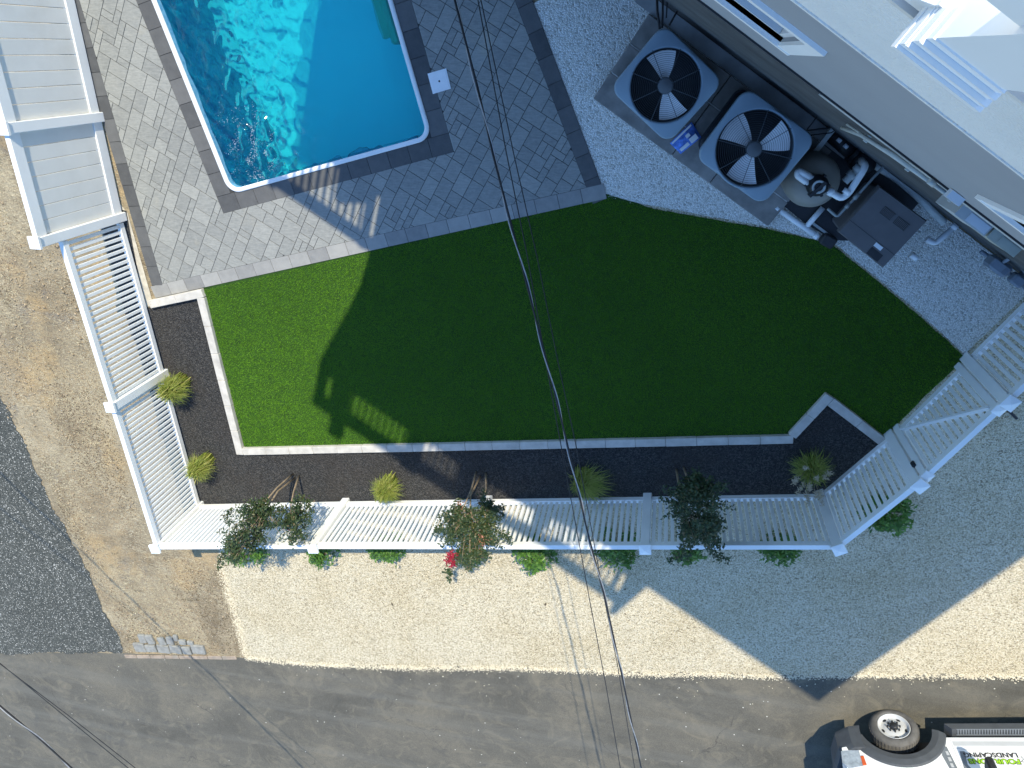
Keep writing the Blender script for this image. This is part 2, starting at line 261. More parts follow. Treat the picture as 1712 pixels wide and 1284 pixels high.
# ------------------------------------------------------------------ mesh helpers
ORG = {}
class MB:
    def __init__(s): s.v = []; s.f = []; s.sm = []; s.mi = []; s.cur = 0
    def add(s, vs, fs, smooth=False):
        o = len(s.v); s.v += [tuple(p) for p in vs]
        for f in fs: s.f.append([i + o for i in f]); s.sm.append(smooth); s.mi.append(s.cur)
        return s
    def prism(s, poly, z0, z1, cap=True):
        n = len(poly); a = sum(poly[i][0] * poly[(i + 1) % n][1] - poly[(i + 1) % n][0] * poly[i][1] for i in range(n))
        if a < 0: poly = poly[::-1]
        vs = [(p[0], p[1], z0) for p in poly] + [(p[0], p[1], z1) for p in poly]
        fs = [[i, (i + 1) % n, n + (i + 1) % n, n + i] for i in range(n)]
        if cap: fs += [list(range(n))[::-1], list(range(n, 2 * n))]
        return s.add(vs, fs)
    def box(s, c, size, ang=0.0, bev=0.0):
        hx, hy, hz = size[0] / 2, size[1] / 2, size[2] / 2; ca, sa = math.cos(ang), math.sin(ang)
        def T(x, y, z): return (c[0] + x * ca - y * sa, c[1] + x * sa + y * ca, c[2] + z)
        if bev <= 0:
            vs = [T(x, y, z) for z in (-hz, hz) for x, y in ((-hx, -hy), (hx, -hy), (hx, hy), (-hx, hy))]
            return s.add(vs, [[3, 2, 1, 0], [4, 5, 6, 7], [0, 1, 5, 4], [1, 2, 6, 5], [2, 3, 7, 6], [3, 0, 4, 7]])
        b = min(bev, hx * .45, hy * .45, hz * .45); vs = []
        def loop(ix, iy, z, cut): 
            x, y = hx - ix, hy - iy
            return [T(px, py, z) for px, py in ((-x + cut, -y), (x - cut, -y), (x, -y + cut), (x, y - cut), (x - cut, y), (-x + cut, y), (-x, y - cut), (-x, -y + cut))]
        L = [loop(b, b, -hz, b * .5), loop(0, 0, -hz + b, b), loop(0, 0, hz - b, b), loop(b, b, hz, b * .5)]
        for l in L: vs += l
        fs = [list(range(8))[::-1], list(range(24, 32))]
        for r in range(3): fs += [[r * 8 + i, r * 8 + (i + 1) % 8, r * 8 + 8 + (i + 1) % 8, r * 8 + 8 + i] for i in range(8)]
        return s.add(vs, fs)
    def bar(s, a, b, w, h, up=Vector((0, 0, 1))):
        a, b = Vector(a), Vector(b); d = (b - a).normalized(); sd = d.cross(up)
        if sd.length < 1e-4: sd = d.cross(Vector((1, 0, 0)))
        sd.normalize(); u2 = sd.cross(d)
        vs = [p + sd * x * w / 2 + u2 * y * h / 2 for p in (a, b) for x, y in ((-1, -1), (1, -1), (1, 1), (-1, 1))]
        return s.add(vs, [[0, 1, 2, 3], [7, 6, 5, 4], [1, 0, 4, 5], [2, 1, 5, 6], [3, 2, 6, 7], [0, 3, 7, 4]])
    def tube(s, pts, r, seg=8, cap=True):
        pts = [Vector(p) for p in pts]; n = len(pts); rs = r if isinstance(r, (list, tuple)) else [r] * n
        vs = []; ref = None
        for i, p in enumerate(pts):
            d = (pts[min(i + 1, n - 1)] - pts[max(i - 1, 0)]).normalized()
            if ref is None or abs(ref.dot(d)) > 0.98: ref = Vector((0, 0, 1)) if abs(d.z) < 0.9 else Vector((1, 0, 0))
            sd = d.cross(ref).normalized(); up = sd.cross(d); ref = up
            for j in range(seg):
                t = 2 * math.pi * j / seg; vs.append(p + (sd * math.cos(t) + up * math.sin(t)) * rs[i])
        fs = [[i * seg + j, i * seg + (j + 1) % seg, (i + 1) * seg + (j + 1) % seg, (i + 1) * seg + j] for i in range(n - 1) for j in range(seg)]
        s.add(vs, fs, True)
        if cap: s.add([], [])
        if cap:
            o = len(s.v) - len(vs); s.f.append([o + j for j in range(seg)][::-1]); s.f.append([o + (n - 1) * seg + j for j in range(seg)]); s.sm += [False, False]; s.mi += [s.cur] * 2
        return s
    def lathe(s, c, prof, seg=32, axis=None, smooth=True):
        ax = Vector(axis).normalized() if axis else Vector((0, 0, 1))
        e1 = ax.cross(Vector((0, 0, 1)) if abs(ax.z) < 0.9 else Vector((1, 0, 0))).normalized(); e2 = ax.cross(e1); c = Vector(c)
        vs = []
        for r, h in prof:
            for j in range(seg):
                t = 2 * math.pi * j / seg; vs.append(c + ax * h + (e1 * math.cos(t) + e2 * math.sin(t)) * r)
        fs = [[i * seg + j, i * seg + (j + 1) % seg, (i + 1) * seg + (j + 1) % seg, (i + 1) * seg + j] for i in range(len(prof) - 1) for j in range(seg)]
        return s.add(vs, fs, smooth)
    def build(s, name, mat, parent=None, auto=False):
        o0 = Vector((0, 0, 0)) if parent is None else ORG.get(parent.name, Vector((0, 0, 0)))
        me = bpy.data.meshes.new(name); me.from_pydata([(p[0] - o0.x, p[1] - o0.y, p[2] - o0.z) for p in s.v], [], s.f)
        ms = mat if isinstance(mat, (list, tuple)) else [mat]
        for mm in ms: me.materials.append(mm)
        me.polygons.foreach_set('use_smooth', s.sm); me.polygons.foreach_set('material_index', s.mi); me.update()
        bm = bmesh.new(); bm.from_mesh(me); bmesh.ops.recalc_face_normals(bm, faces=bm.faces); bm.to_mesh(me); bm.free()
        o = bpy.data.objects.new(name, me); COL.objects.link(o)
        if parent is not None: o.parent = parent
        ORG[o.name] = o0
        return o
def tag(o, label=None, cat=None, group=None, kind=None):
    if label: o['label'] = label
    if cat: o['category'] = cat
    if group: o['group'] = group
    if kind: o['kind'] = kind
    return o
def thing(name, loc, label, cat, group=None):
    o = bpy.data.objects.new(name, None); COL.objects.link(o); o.location = loc; o.empty_display_size = 0.1
    ORG[o.name] = Vector(loc); return tag(o, label, cat, group)
def child(src, parent, loc, rz=None):
    c = src.copy(); COL.objects.link(c); c.parent = parent; c.location = loc
    if rz is not None: c.rotation_euler = (0, 0, rz)
    ORG[c.name] = ORG.get(parent.name, Vector()); return c
def fast_mesh(name, V, Fc, mat, parent=None, tone=None, smooth=False):
    """V (n,3), Fc (m,k) same-size faces, written in one go"""
    o0 = np.array(ORG.get(parent.name, Vector())) if parent is not None else np.zeros(3)
    V = (np.asarray(V, float) - o0).astype(np.float32); Fc = np.asarray(Fc, np.int32); k = Fc.shape[1]
    me = bpy.data.meshes.new(name); me.vertices.add(len(V)); me.vertices.foreach_set('co', V.ravel())
    me.loops.add(Fc.size); me.loops.foreach_set('vertex_index', Fc.ravel())
    me.polygons.add(len(Fc)); me.polygons.foreach_set('loop_start', np.arange(0, Fc.size, k, dtype=np.int32))
    me.polygons.foreach_set('loop_total', np.full(len(Fc), k, np.int32))
    me.update(calc_edges=True)
    if tone is not None:
        at_ = me.attributes.new('tone', 'FLOAT', 'FACE'); at_.data.foreach_set('value', np.asarray(tone, np.float32))
    me.materials.append(mat); me.validate()
    o = bpy.data.objects.new(name, me); COL.objects.link(o)
    if parent is not None: o.parent = parent
    ORG[o.name] = Vector(o0); return o
def px(poly, z=0.0): return [at(x, y, z) for x, y in poly]
U2, N2 = Vector((0.839, -0.544, 0)), Vector((-0.544, -0.839, 0))   # along the house wall, out of the house wall
def uv(u, n, z=0.0): p = U2 * u + N2 * n; return Vector((p.x, p.y, z))
WN_ = -0.3
def jag(pts, step=0.06, amp=0.03, closed=True, seed=1, mask=None):
    """resample a polygon and roughen its outline; mask lists edges that stay straight"""
    r = random.Random(seed); o = []; n = len(pts)
    for i in range(n if closed else n - 1):
        a, b = pts[i], pts[(i + 1) % n]; L = (b - a).length; kk = max(1, int(L / step)) if not (mask and i in mask) else 1
        for j in range(kk):
            p = a.lerp(b, j / kk)
            if j and kk > 1:
                d = (b - a).normalized(); nn = Vector((-d.y, d.x, 0)); s0 = math.sin(j * step * 4.1 + i) * 0.6 + math.sin(j * step * 11 + 2 * i) * 0.35
                p = p + nn * amp * (s0 + r.uniform(-0.8, 0.8))
            o.append(p)
    return o
def sheet(name, poly, z, mat, kind='structure', holes=()):
    from mathutils.geometry import delaunay_2d_cdt
    loops = [poly] + list(holes); pts = []; edges = []
    for l in loops:
        o = len(pts); pts += [Vector((p.x, p.y)) for p in l]; edges += [(o + i, o + (i + 1) % len(l)) for i in range(len(l))]
    v, e, f, _, _, _ = delaunay_2d_cdt(pts, edges, [], 2 if holes else 1, 1e-6)
    if holes:
        keepf = []
        for t in f:
            c = sum((v[i] for i in t), Vector((0, 0))) / len(t)
            if not any(inside(h, np.array([c.x]), np.array([c.y]))[0] for h in holes) and inside(poly, np.array([c.x]), np.array([c.y]))[0]: keepf.append(t)
        f = keepf
    me = bpy.data.meshes.new(name); me.from_pydata([(p.x, p.y, z) for p in v], [], f); me.materials.append(mat); me.update()
    if me.polygons[0].normal.z < 0: me.flip_normals()
    o = bpy.data.objects.new(name, me); COL.objects.link(o); ORG[o.name] = Vector(); o['kind'] = kind; return o
def inside(poly, X, Y):
    c = np.zeros(len(X), bool); n = len(poly)
    for i in range(n):
        x1, y1, x2, y2 = poly[i].x, poly[i].y, poly[(i + 1) % n].x, poly[(i + 1) % n].y
        if y1 == y2: continue
        t = ((y1 > Y) != (y2 > Y)) & (X < (x2 - x1) * (Y - y1) / (y2 - y1) + x1); c ^= t
    return c
def scatter(poly, n):
    xs = [p.x for p in poly]; ys = [p.y for p in poly]
    X = rng.uniform(min(xs), max(xs), n); Y = rng.uniform(min(ys), max(ys), n); k = inside(poly, X, Y); return X[k], Y[k]
def pebbles(name, X, Y, Z, size, mat, tone=None, kind='stuff', flat=0.7, smooth=False):
    n = len(X); base = np.array([(1, 0, 0), (0, 1, 0), (-1, 0, 0), (0, -1, 0), (0, 0, 1), (0, 0, -1)], float)
    F8 = np.array([(0, 1, 4), (1, 2, 4), (2, 3, 4), (3, 0, 4), (1, 0, 5), (2, 1, 5), (3, 2, 5), (0, 3, 5)])
    a = rng.uniform(0, 6.28, n); s = np.asarray(size) * rng.uniform(0.55, 1.25, n); el = rng.uniform(0.78, 1.0, n)
    P = np.empty((n, 6, 3)); bx = base[:, 0][None] * s[:, None]; by = base[:, 1][None] * (s * el)[:, None]
    P[:, :, 0] = X[:, None] + bx * np.cos(a)[:, None] - by * np.sin(a)[:, None]
    P[:, :, 1] = Y[:, None] + bx * np.sin(a)[:, None] + by * np.cos(a)[:, None]
    P[:, :, 2] = Z + base[:, 2][None] * (s * flat)[:, None]
    P += rng.normal(0, 0.12, P.shape) * s[:, None, None]
    Fc = (F8[None] + (np.arange(n) * 6)[:, None, None]).reshape(-1, 3)
    o = fast_mesh(name, P.reshape(-1, 3), Fc, mat); o['kind'] = kind; return o

# ------------------------------------------------------------------ polygon tools
def clip(poly, p, nrm):
    o = []; n = len(poly)
    for i in range(n):
        a, b = poly[i], poly[(i + 1) % n]; da = (a[0] - p[0]) * nrm[0] + (a[1] - p[1]) * nrm[1]; db = (b[0] - p[0]) * nrm[0] + (b[1] - p[1]) * nrm[1]
        if da >= 0: o.append(a)
        if (da > 0) != (db > 0) and abs(da - db) > 1e-12:
            t = da / (da - db); o.append((a[0] + (b[0] - a[0]) * t, a[1] + (b[1] - a[1]) * t))
    return o
def area(p): return abs(sum(p[i][0] * p[(i + 1) % len(p)][1] - p[(i + 1) % len(p)][0] * p[i][1] for i in range(len(p)))) / 2
def ccw(p):
    a = sum(p[i][0] * p[(i + 1) % len(p)][1] - p[(i + 1) % len(p)][0] * p[i][1] for i in range(len(p))); return p if a > 0 else p[::-1]
def keep(poly, K):
    K = ccw(K)
    for i in range(len(K)):
        a, b = K[i], K[(i + 1) % len(K)]; poly = clip(poly, a, (-(b[1] - a[1]), b[0] - a[0]))
        if len(poly) < 3: return []
    return poly
def cut(poly, K):
    """convex poly minus convex K, as convex pieces"""
    K = ccw(K); res = []
    for i in range(len(K)):
        a, b = K[i], K[(i + 1) % len(K)]; nn = (-(b[1] - a[1]), b[0] - a[0])
        o = clip(poly, a, (-nn[0], -nn[1]))
        if len(o) > 2 and area(o) > 1e-5: res.append(o)
        poly = clip(poly, a, nn)
        if len(poly) < 3: break
    return res

# ------------------------------------------------------------------ pool frame
PBL = Vector((-5.80, -1.80, 0)); PA = Vector((math.cos(R(15.1)), math.sin(R(15.1)), 0)); PB = Vector((-PA.y, PA.x, 0))
PW, PL = 3.03, 3.75
def pool(a, b, z=0.0): p = PBL + PA * a + PB * b; return Vector((p.x, p.y, z))
def rrect(o, rad=0.17, seg=8):
    """rounded outline grown by o"""
    r = max(0.01, rad + o); pts = []
    for cx, cy, t0 in ((PW - rad, rad, -90), (PW - rad, PL - rad, 0), (rad, PL - rad, 90), (rad, rad, 180)):
        for i in range(seg + 1):
            t = R(t0 + 90 * i / seg); pts.append((cx + r * math.cos(t), cy + r * math.sin(t)))
    return pts

# ------------------------------------------------------------------ ground, road, gravel, lawn, beds (setting)
hole = [pool(a, b) for a, b in rrect(-0.02)]
big = [Vector((-90, -90, 0)), Vector((90, -90, 0)), Vector((90, 90, 0)), Vector((-90, 90, 0))]
sheet('ground', big, 0.0, M['dirt'], 'structure', [hole])
rd = Vector((math.cos(R(9.9)), math.sin(R(9.9)), 0)); rn = Vector((rd.y, -rd.x, 0))
e0 = at(0, 1091); rdpts = jag([e0 - rd * 60, e0 - rd * 1.5, at(0, 1091), at(150, 1091), at(215, 1092), at(400, 1099), at(700, 1108), at(1100, 1114), at(1712, 1122), at(1712, 1122) + rd * 60], 0.12, 0.012, False, 3)
rdpts.append(at(1712, 1122) + rd * 60)
sheet('road', rdpts + [at(1712, 1122) + rd * 60 + rn * 7.5, e0 - rd * 60 + rn * 7.5], 0.004, M['asphalt'])
drive = [at(-260, 640), at(0, 655)] + [at(0, 660), at(40, 735), at(80, 830), at(118, 900), at(150, 962), at(172, 1022), at(198, 1062), at(206, 1090), at(0, 1093), at(-300, 1090)]
sheet('driveway', jag(drive, 0.05, 0.035, True, 5), 0.008, M['dgravel'])

fB, fC, fT = at(277, 622), at(337, 842), at(206, 361)
fE, fA, fD, fGL, fGR = at(580, 837), at(1083, 829), at(1371, 824), at(1488, 725), at(1616, 598)
gdir = (fGR - fGL).normalized(); fEnd = fGR + gdir * 2.4
gout = px([(1712, 1131), (1420, 1129), (1300, 1131), (1180, 1127), (1080, 1128), (1000, 1122), (860, 1117), (700, 1117), (520, 1111), (412, 1100), (396, 1040), (380, 985), (366, 940)])
gin = [fC + Vector((0.35, 0.15, 0)), at(480, 770), at(900, 700), at(800, 420), at(1010, 340), at(900, 60)]
gravel_poly = jag(gout, 0.035, 0.045, False, 9) + [at(366, 940)] + gin + [uv(-1.2, -0.3), uv(5.9, -0.3), Vector((11, -1.5, 0)), Vector((13, -6.6, 0))]
sheet('gravel', gravel_poly, 0.006, M['gravel'])
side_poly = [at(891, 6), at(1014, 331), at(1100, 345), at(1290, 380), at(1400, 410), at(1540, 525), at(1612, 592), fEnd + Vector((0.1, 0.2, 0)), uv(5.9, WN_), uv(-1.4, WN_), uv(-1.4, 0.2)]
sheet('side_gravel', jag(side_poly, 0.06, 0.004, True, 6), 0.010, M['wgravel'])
lawn_px = [(342, 484), (610, 423), (1016, 330), (1100, 350), (1180, 364), (1290, 384), (1350, 398), (1392, 410), (1425, 436), (1465, 468), (1530, 522), (1585, 570), (1614, 598), (1545, 662), (1476, 733), (1380, 662), (1320, 727), (1000, 737), (700, 744), (410, 748)]
lawn_poly = px(lawn_px); sheet('lawn', jag(px([(340, 477), (608, 416), (1014, 324)] + lawn_px[3:]), 0.05, 0.005, True, 4), 0.0145, M['lawn'])
bed_poly = [fT + Vector((-0.42, 0.15, 0)), at(212, 352), at(243, 515), at(338, 494), at(402, 752), at(1320, 732), at(1380, 664), at(1476, 735), fGL + Vector((0.02, 0.02, 0)), fD + Vector((0.01, -0.02, 0)), fC + Vector((-0.02, -0.02, 0)), fC + Vector((-0.10, 0.3, 0)), fB + Vector((-0.36, -0.4, 0)), fB + Vector((-0.40, 0.5, 0)), fB + Vector((-0.46, 0.55, 0))]
sheet('planting_bed', bed_poly, 0.012, M['mulch'])
# thin strip of concrete edge beside the fence and patio
sheet('edge_strip', [at(201, 340), at(214, 356), at(258, 512), at(246, 512)] , 0.0095, M['tancurb'])

# ------------------------------------------------------------------ patio: clipped random pavers, dark borders
PAT = [(-7.36, -3.43), (-0.62, -1.69), (-2.55, 2.68), (-8.06, 5.0)]
POUT = [tuple(pool(a, b)[:2]) for a, b in ((-0.24, -0.24), (PW + 0.24, -0.24), (PW + 0.24, PL + 0.24), (-0.24, PL + 0.24))]
BW = 0.19
def inset(poly, d):
    poly = ccw(poly); n = len(poly); L = []
    for i in range(n):
        a, b = Vector(poly[i]), Vector(poly[(i + 1) % n]); t = (b - a).normalized(); nn = Vector((-t.y, t.x)); L.append((a + nn * d, t))
    o = []
    for i in range(n):
        (p, t), (q, s_) = L[i - 1], L[i]; den = t.x * s_.y - t.y * s_.x; k_ = ((q.x - p.x) * s_.y - (q.y - p.y) * s_.x) / den; o.append(tuple(p + t * k_))
    return o
PATI = inset(PAT, BW)
mb = MB(); tone = []
def slab(poly, z0, z1, t, mi):
    poly = ccw(poly); n = len(poly); mb.cur = mi
    vs = [(p[0], p[1], z0) for p in poly] + [(p[0], p[1], z1) for p in poly]
    mb.add(vs, [list(range(n, 2 * n))] + [[i, (i + 1) % n, n + (i + 1) % n, n + i] for i in range(n)]); tone.extend([t] * (n + 1))
for q in cut(PAT, [tuple(pool(a, b)[:2]) for a, b in ((0.03, 0.03), (PW - 0.03, 0.03), (PW - 0.03, PL - 0.03), (0.03, PL - 0.03))]):
    mb.cur = 3; mb.add([(p[0], p[1], 0.0145) for p in q], [list(range(len(q)))]); tone.append(0.5)
ga, gb = Vector((math.cos(R(-30)), math.sin(R(-30)))), Vector((math.cos(R(60)), math.sin(R(60)))); UN = 0.088
NG = 150; occ = np.zeros((NG, NG), bool); o2 = Vector((-4.6, 0.4))
def cell(i, j): p = o2 + ga * ((i - NG / 2) * UN) + gb * ((j - NG / 2) * UN); return (p.x, p.y)
r_ = random.Random(11)
for j in range(NG):
    for i in range(NG):
        if occ[i, j]: continue
        op = [(3, 2), (2, 3), (2, 2), (3, 3), (2, 1), (1, 2)]; wt = [5, 5, 4, 1.6, 1.5, 1.5]
        order = sorted(range(6), key=lambda q: -r_.random() ** (1 / wt[q])) + [6]
        for q in order:
            a, b = (op + [(1, 1)])[q]
            if i + a > NG or j + b > NG or occ[i:i + a, j:j + b].any(): continue
            # leave no single slot beside it
            if q < 4 and i + a < NG - 1 and not occ[i + a, j] and occ[i + a + 1, j]: continue
            occ[i:i + a, j:j + b] = True; break
        g_ = 0.0035 / UN
        poly = [cell(i + g_, j + g_), cell(i + a - g_, j + g_), cell(i + a - g_, j + b - g_), cell(i + g_, j + b - g_)]
        poly = keep(poly, PATI)
        if len(poly) < 3: continue
        t = r_.random(); z1 = 0.0225 + r_.uniform(-0.0012, 0.0012)
        for q in cut(poly, POUT):
            if area(q) > 2e-4: slab(q, 0.010, z1, t, 0)
def course(a, b, width, length, mi, out=True):
    """a row of stones from a to b, laid to the left of the line"""
    a, b = Vector(a), Vector(b); L = (b - a).length; d = (b - a) / L; nn = Vector((-d.y, d.x)); k_ = max(1, round(L / length)); st_ = L / k_
    for i in range(k_):
        p = a + d * (i * st_ + 0.003); q = a + d * ((i + 1) * st_ - 0.003)
        slab([tuple(p + nn * 0.003), tuple(q + nn * 0.003), tuple(q + nn * (width - 0.003)), tuple(p + nn * (width - 0.003))], 0.010, 0.024 + r_.uniform(-0.001, 0.001), r_.random(), mi)
PI_ = PATI
def tup(v): return (v[0], v[1])
course(PAT[0], PAT[1], BW, 0.30, 2); course(PAT[1], Vector(PAT[1]) + (Vector(PAT[2]) - Vector(PAT[1])), BW, 0.30, 1)
d_ = (Vector(PAT[0]) - Vector(PAT[3])).normalized(); course(PAT[3], Vector(PAT[0]) - d_ * 0.2, BW, 0.29, 1)
c0, c1, c2, c3 = [Vector(p) for p in POUT]
pa2, pb2 = Vector((PA.x, PA.y)), Vector((PB.x, PB.y))
course(c0, c1, 0.235, 0.30, 1); course(c1 + pb2 * 0.235, c2, 0.235, 0.30, 1); course(c3, c0 + pb2 * 0.235, 0.235, 0.30, 1)
po = mb.build('patio', [M['paver'], M['border'], M['lborder'], M['joint']]); po['kind'] = 'structure'
atr = po.data.attributes.new('pv', 'FLOAT', 'FACE'); atr.data.foreach_set('value', np.array(tone, np.float32))

# ------------------------------------------------------------------ the pool
pool_t = thing('swimming_pool', pool(PW / 2, PL / 2), 'turquoise inground pool with a rounded white rim set in the grey paver patio', 'pool')
mb = MB(); outl = rrect(-0.03); n = len(outl)
vs = [pool(a, b, 0.02) for a, b in outl] + [pool(a, b, -1.55) for a, b in outl]
mb.add(vs, [[i, n + i, n + (i + 1) % n, (i + 1) % n] for i in range(n)]); mb.build('pool_wall', M['wliner'], pool_t)
mb = MB(); g_ = 30; fl = rrect(-0.035); mb.add([pool(a, b, -1.545) for a, b in fl], [list(range(len(fl)))]); mb.build('pool_floor', M['liner'], pool_t)
mb = MB(); rows = []
for o_, z_ in ((-0.036, 0.010), (-0.036, 0.034), (-0.028, 0.042), (0.014, 0.042), (0.022, 0.034), (0.022, 0.010)): rows.append([pool(a, b, z_) for a, b in rrect(o_)])
n = len(rows[0]); vs = sum(rows, []); mb.add(vs, [[r * n + i, r * n + (i + 1) % n, (r + 1) * n + (i + 1) % n, (r + 1) * n + i] for r in range(5) for i in range(n)], True)
mb.build('pool_rim', M['pvc'], pool_t)
# water body: rippled top sheet, closed below, filling the shell
NXW, NYW = 150, 200; gx = np.linspace(0.0, PW, NXW); gy = np.linspace(0.0, PL, NYW)
GX, GY = np.meshgrid(gx, gy); Zw = np.zeros_like(GX); r2 = np.random.default_rng(3)
near = np.exp(-((GX - 0.75) / 0.80) ** 2) * 1.15 + 0.42
jet = np.exp(-(((GX - 0.62) / 0.55) ** 2 + ((GY - 0.45) / 0.6) ** 2))
for i in range(44):
    th = r2.uniform(0, 6.28); lam = r2.uniform(0.07, 0.42); ph = r2.uniform(0, 6.28)
    Zw += 0.0068 * lam * np.sin((GX * math.cos(th) + GY * math.sin(th)) * 2 * math.pi / lam + ph + 0.8 * np.sin(GX * 2.1 + GY * 1.7 + ph))
Zw = Zw * (near + 1.6 * jet) - 0.075
P3 = np.stack([PBL.x + PA.x * GX + PB.x * GY, PBL.y + PA.y * GX + PB.y * GY, Zw], -1).reshape(-1, 3)
idx = np.arange(NXW * NYW).reshape(NYW, NXW); top = np.stack([idx[:-1, :-1], idx[:-1, 1:], idx[1:, 1:], idx[1:, :-1]], -1).reshape(-1, 4)
wo = fast_mesh('water', P3, top, M['water']); wo['kind'] = 'structure'
wo.cycles.is_caustics_caster = True
for o_ in pool_t.children: o_.cycles.is_caustics_receiver = True
wo.data.polygons.foreach_set('use_smooth', [True] * len(wo.data.polygons))
fx = np.abs(r2.normal(0.50, 0.19, 2600)); fy = np.abs(r2.normal(0.42, 0.26, 2600)) + 0.04; fk = (np.sin(fx * 16 + fy * 9) + np.sin(fx * 7 - fy * 21) + r2.normal(0, .7, 2600)) > 0.1
fp = [pool(a, b) for a, b in zip(fx[fk], fy[fk])]; rng_s = rng
pebbles('foam', np.array([p.x for p in fp]), np.array([p.y for p in fp]), -0.074, 0.0042, M['foam'], flat=0.5)
# moulded ladder step at the right wall
t = thing('pool_ladder', pool(PW - 0.16, 1.5), 'pale green moulded ladder panel hanging in the water at the right pool wall', 'ladder')
mb = MB(); mb.box(pool(PW - 0.15, 1.52, -0.42), (0.10, 0.75, 0.55), R(15.1), 0.03); mb.build('panel', M['step'], t)
mb = MB(); mb.box(pool(PW - 0.20, 1.93, 0.05), (0.42, 0.07, 0.03), R(15.1), 0.01); mb.build('handle', M['step'], t)
mb = MB(); mb.box(pool(PW - 0.27, 1.5, -0.35), (0.16, 0.5, 0.04), R(15.1), 0.01); mb.build('step', M['step'], t)
t = thing('skimmer_lid', at(735, 135), 'square white skimmer lid set in the shaded pavers right of the pool', 'lid')
c_ = [at(716, 123), at(747, 114), at(755, 148), at(725, 157)]
mb = MB(); mb.prism([tup(p) for p in c_], 0.012, 0.032); mb.build('frame', M['lid'], t)
cc = (c_[0] + c_[1] + c_[2] + c_[3]) / 4
mb = MB(); mb.prism([tup(cc + (p - cc) * 0.86) for p in c_], 0.032, 0.035); mb.build('cover', M['lid'], t)
mb = MB(); mb.lathe((cc.x, cc.y, 0.035), [(0.0, 0.002), (0.011, 0.002), (0.012, 0.0)], 12); mb.build('finger_hole', M['black'], t)

# ------------------------------------------------------------------ pale edging between lawn and bed
ed = thing('stone_edging', at(404, 752), 'pale stone edging kerb running round the lawn between turf and dark mulch', 'edging')
def edging(a, b, w_=0.125, L_=0.42, skip0=0.0):
    d = (b - a).normalized(); n_ = max(1, round((b - a).length / L_)); s_ = (b - a).length / n_
    for i in range(n_):
        p = a + d * (i * s_ + 0.0015); q = a + d * ((i + 1) * s_ - 0.0015); mb = MB(); c_ = (p + q) / 2; c_.z = 0.038 + rnd.uniform(-0.002, 0.002)
        mb.box(c_, ((q - p).length, w_ * rnd.uniform(0.97, 1.02), 0.085), math.atan2(d.y, d.x) + R(rnd.uniform(-0.3, 0.3)), 0.006); mb.build('edging_block', M['edging'], ed)
EDG = px([(249, 508), (338, 489), (404, 752), (1318, 731), (1381, 663), (1477, 737)])
for a, b in zip(EDG[:-1], EDG[1:]):
    d = (b - a).normalized(); edging(a + d * 0.062, b + d * 0.055)

# ------------------------------------------------------------------ turf blades, mulch chips, loose stones
X, Y = scatter(lawn_poly, 620000); n = len(X)
a = rng.uniform(0, 6.28, n); h = rng.uniform(0.010, 0.021, n); ln = rng.uniform(0.2, 1.0, n) * h; wd = rng.uniform(0.0018, 0.0036, n); a2 = a + rng.normal(1.5, 0.5, n)
P = np.empty((n, 3, 3)); ca, sa = np.cos(a) * wd, np.sin(a) * wd
P[:, 0] = np.stack([X - ca, Y - sa, np.full(n, 0.014)], -1); P[:, 1] = np.stack([X + ca, Y + sa, np.full(n, 0.014)], -1)
P[:, 2] = np.stack([X + np.cos(a2) * ln, Y + np.sin(a2) * ln, 0.014 + h], -1)
o = fast_mesh('turf', P.reshape(-1, 3), np.arange(n * 3).reshape(n, 3), M['turf'], None, np.clip(rng.normal(0.5, 0.13, n) + 0.08 * np.sin(X * 1.9 + 0.6 * np.sin(Y * 2.3)) * np.sin(Y * 1.6 + X * .5), 0, 1)); tag(o, 'short bright green artificial turf inside the pale edging', 'turf', None, 'stuff')
X, Y = scatter(bed_poly, 26000); pebbles('mulch', X, Y, 0.014, 0.011, M['chip'], flat=0.4)
gp = gravel_poly
X, Y = scatter([at(366, 940), at(412, 1100), at(1080, 1128), at(1712, 1131), Vector((7.6, -5, 0)), fGR, fD, fA, fE], 90000); pebbles('loose_gravel', X, Y, 0.008, 0.0078, M['pebble'], flat=0.6)
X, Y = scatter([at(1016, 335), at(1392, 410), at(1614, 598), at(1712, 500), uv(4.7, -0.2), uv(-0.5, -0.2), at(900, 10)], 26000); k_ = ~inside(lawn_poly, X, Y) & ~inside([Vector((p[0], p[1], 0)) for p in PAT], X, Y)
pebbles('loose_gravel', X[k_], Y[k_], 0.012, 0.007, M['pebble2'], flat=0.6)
# stones strayed on to the asphalt and along its edge
el = jag(gout, 0.05, 0.0, False, 2); ex = []; ey = []
for p in el:
    for _ in range(26): ex.append(p.x + rng.normal(0, 0.05)); ey.append(p.y + rng.normal(0.0, 0.035))
for _ in range(90): q = el[rng.integers(len(el))]; ex.append(q.x + rng.normal(0, 0.3)); ey.append(q.y - abs(rng.normal(0, 0.25)))
pebbles('stray_gravel', np.array(ex), np.array(ey), 0.009, 0.0105, M['pebble'])
yard = px([(-60, 230), (40, 400), (100, 410), (250, 930), (360, 940), (405, 1095), (210, 1090), (150, 960), (60, 760), (-60, 600)])
X, Y = scatter(yard, 34000); k_ = rng.random(len(X)) < 0.25 + 0.75 * (np.sin(X * 2.3 + Y) * np.sin(Y * 1.9 - X) > 0); pebbles('soil_clods', X[k_], Y[k_], 0.002, 0.011, M['clod'])
X, Y = scatter(yard, 5200); pebbles('soil_stones', X, Y, 0.001, 0.006, M['edging'])
X, Y = scatter(yard, 22000); k_ = rng.random(len(X)) < np.clip(0.15 + 1.1 * np.sin(X * 2.1 + 2) * np.sin(Y * 1.3 + X), 0, 1); pebbles('soil_clods', X[k_], Y[k_], 0.002, 0.013, M['darkclod'])
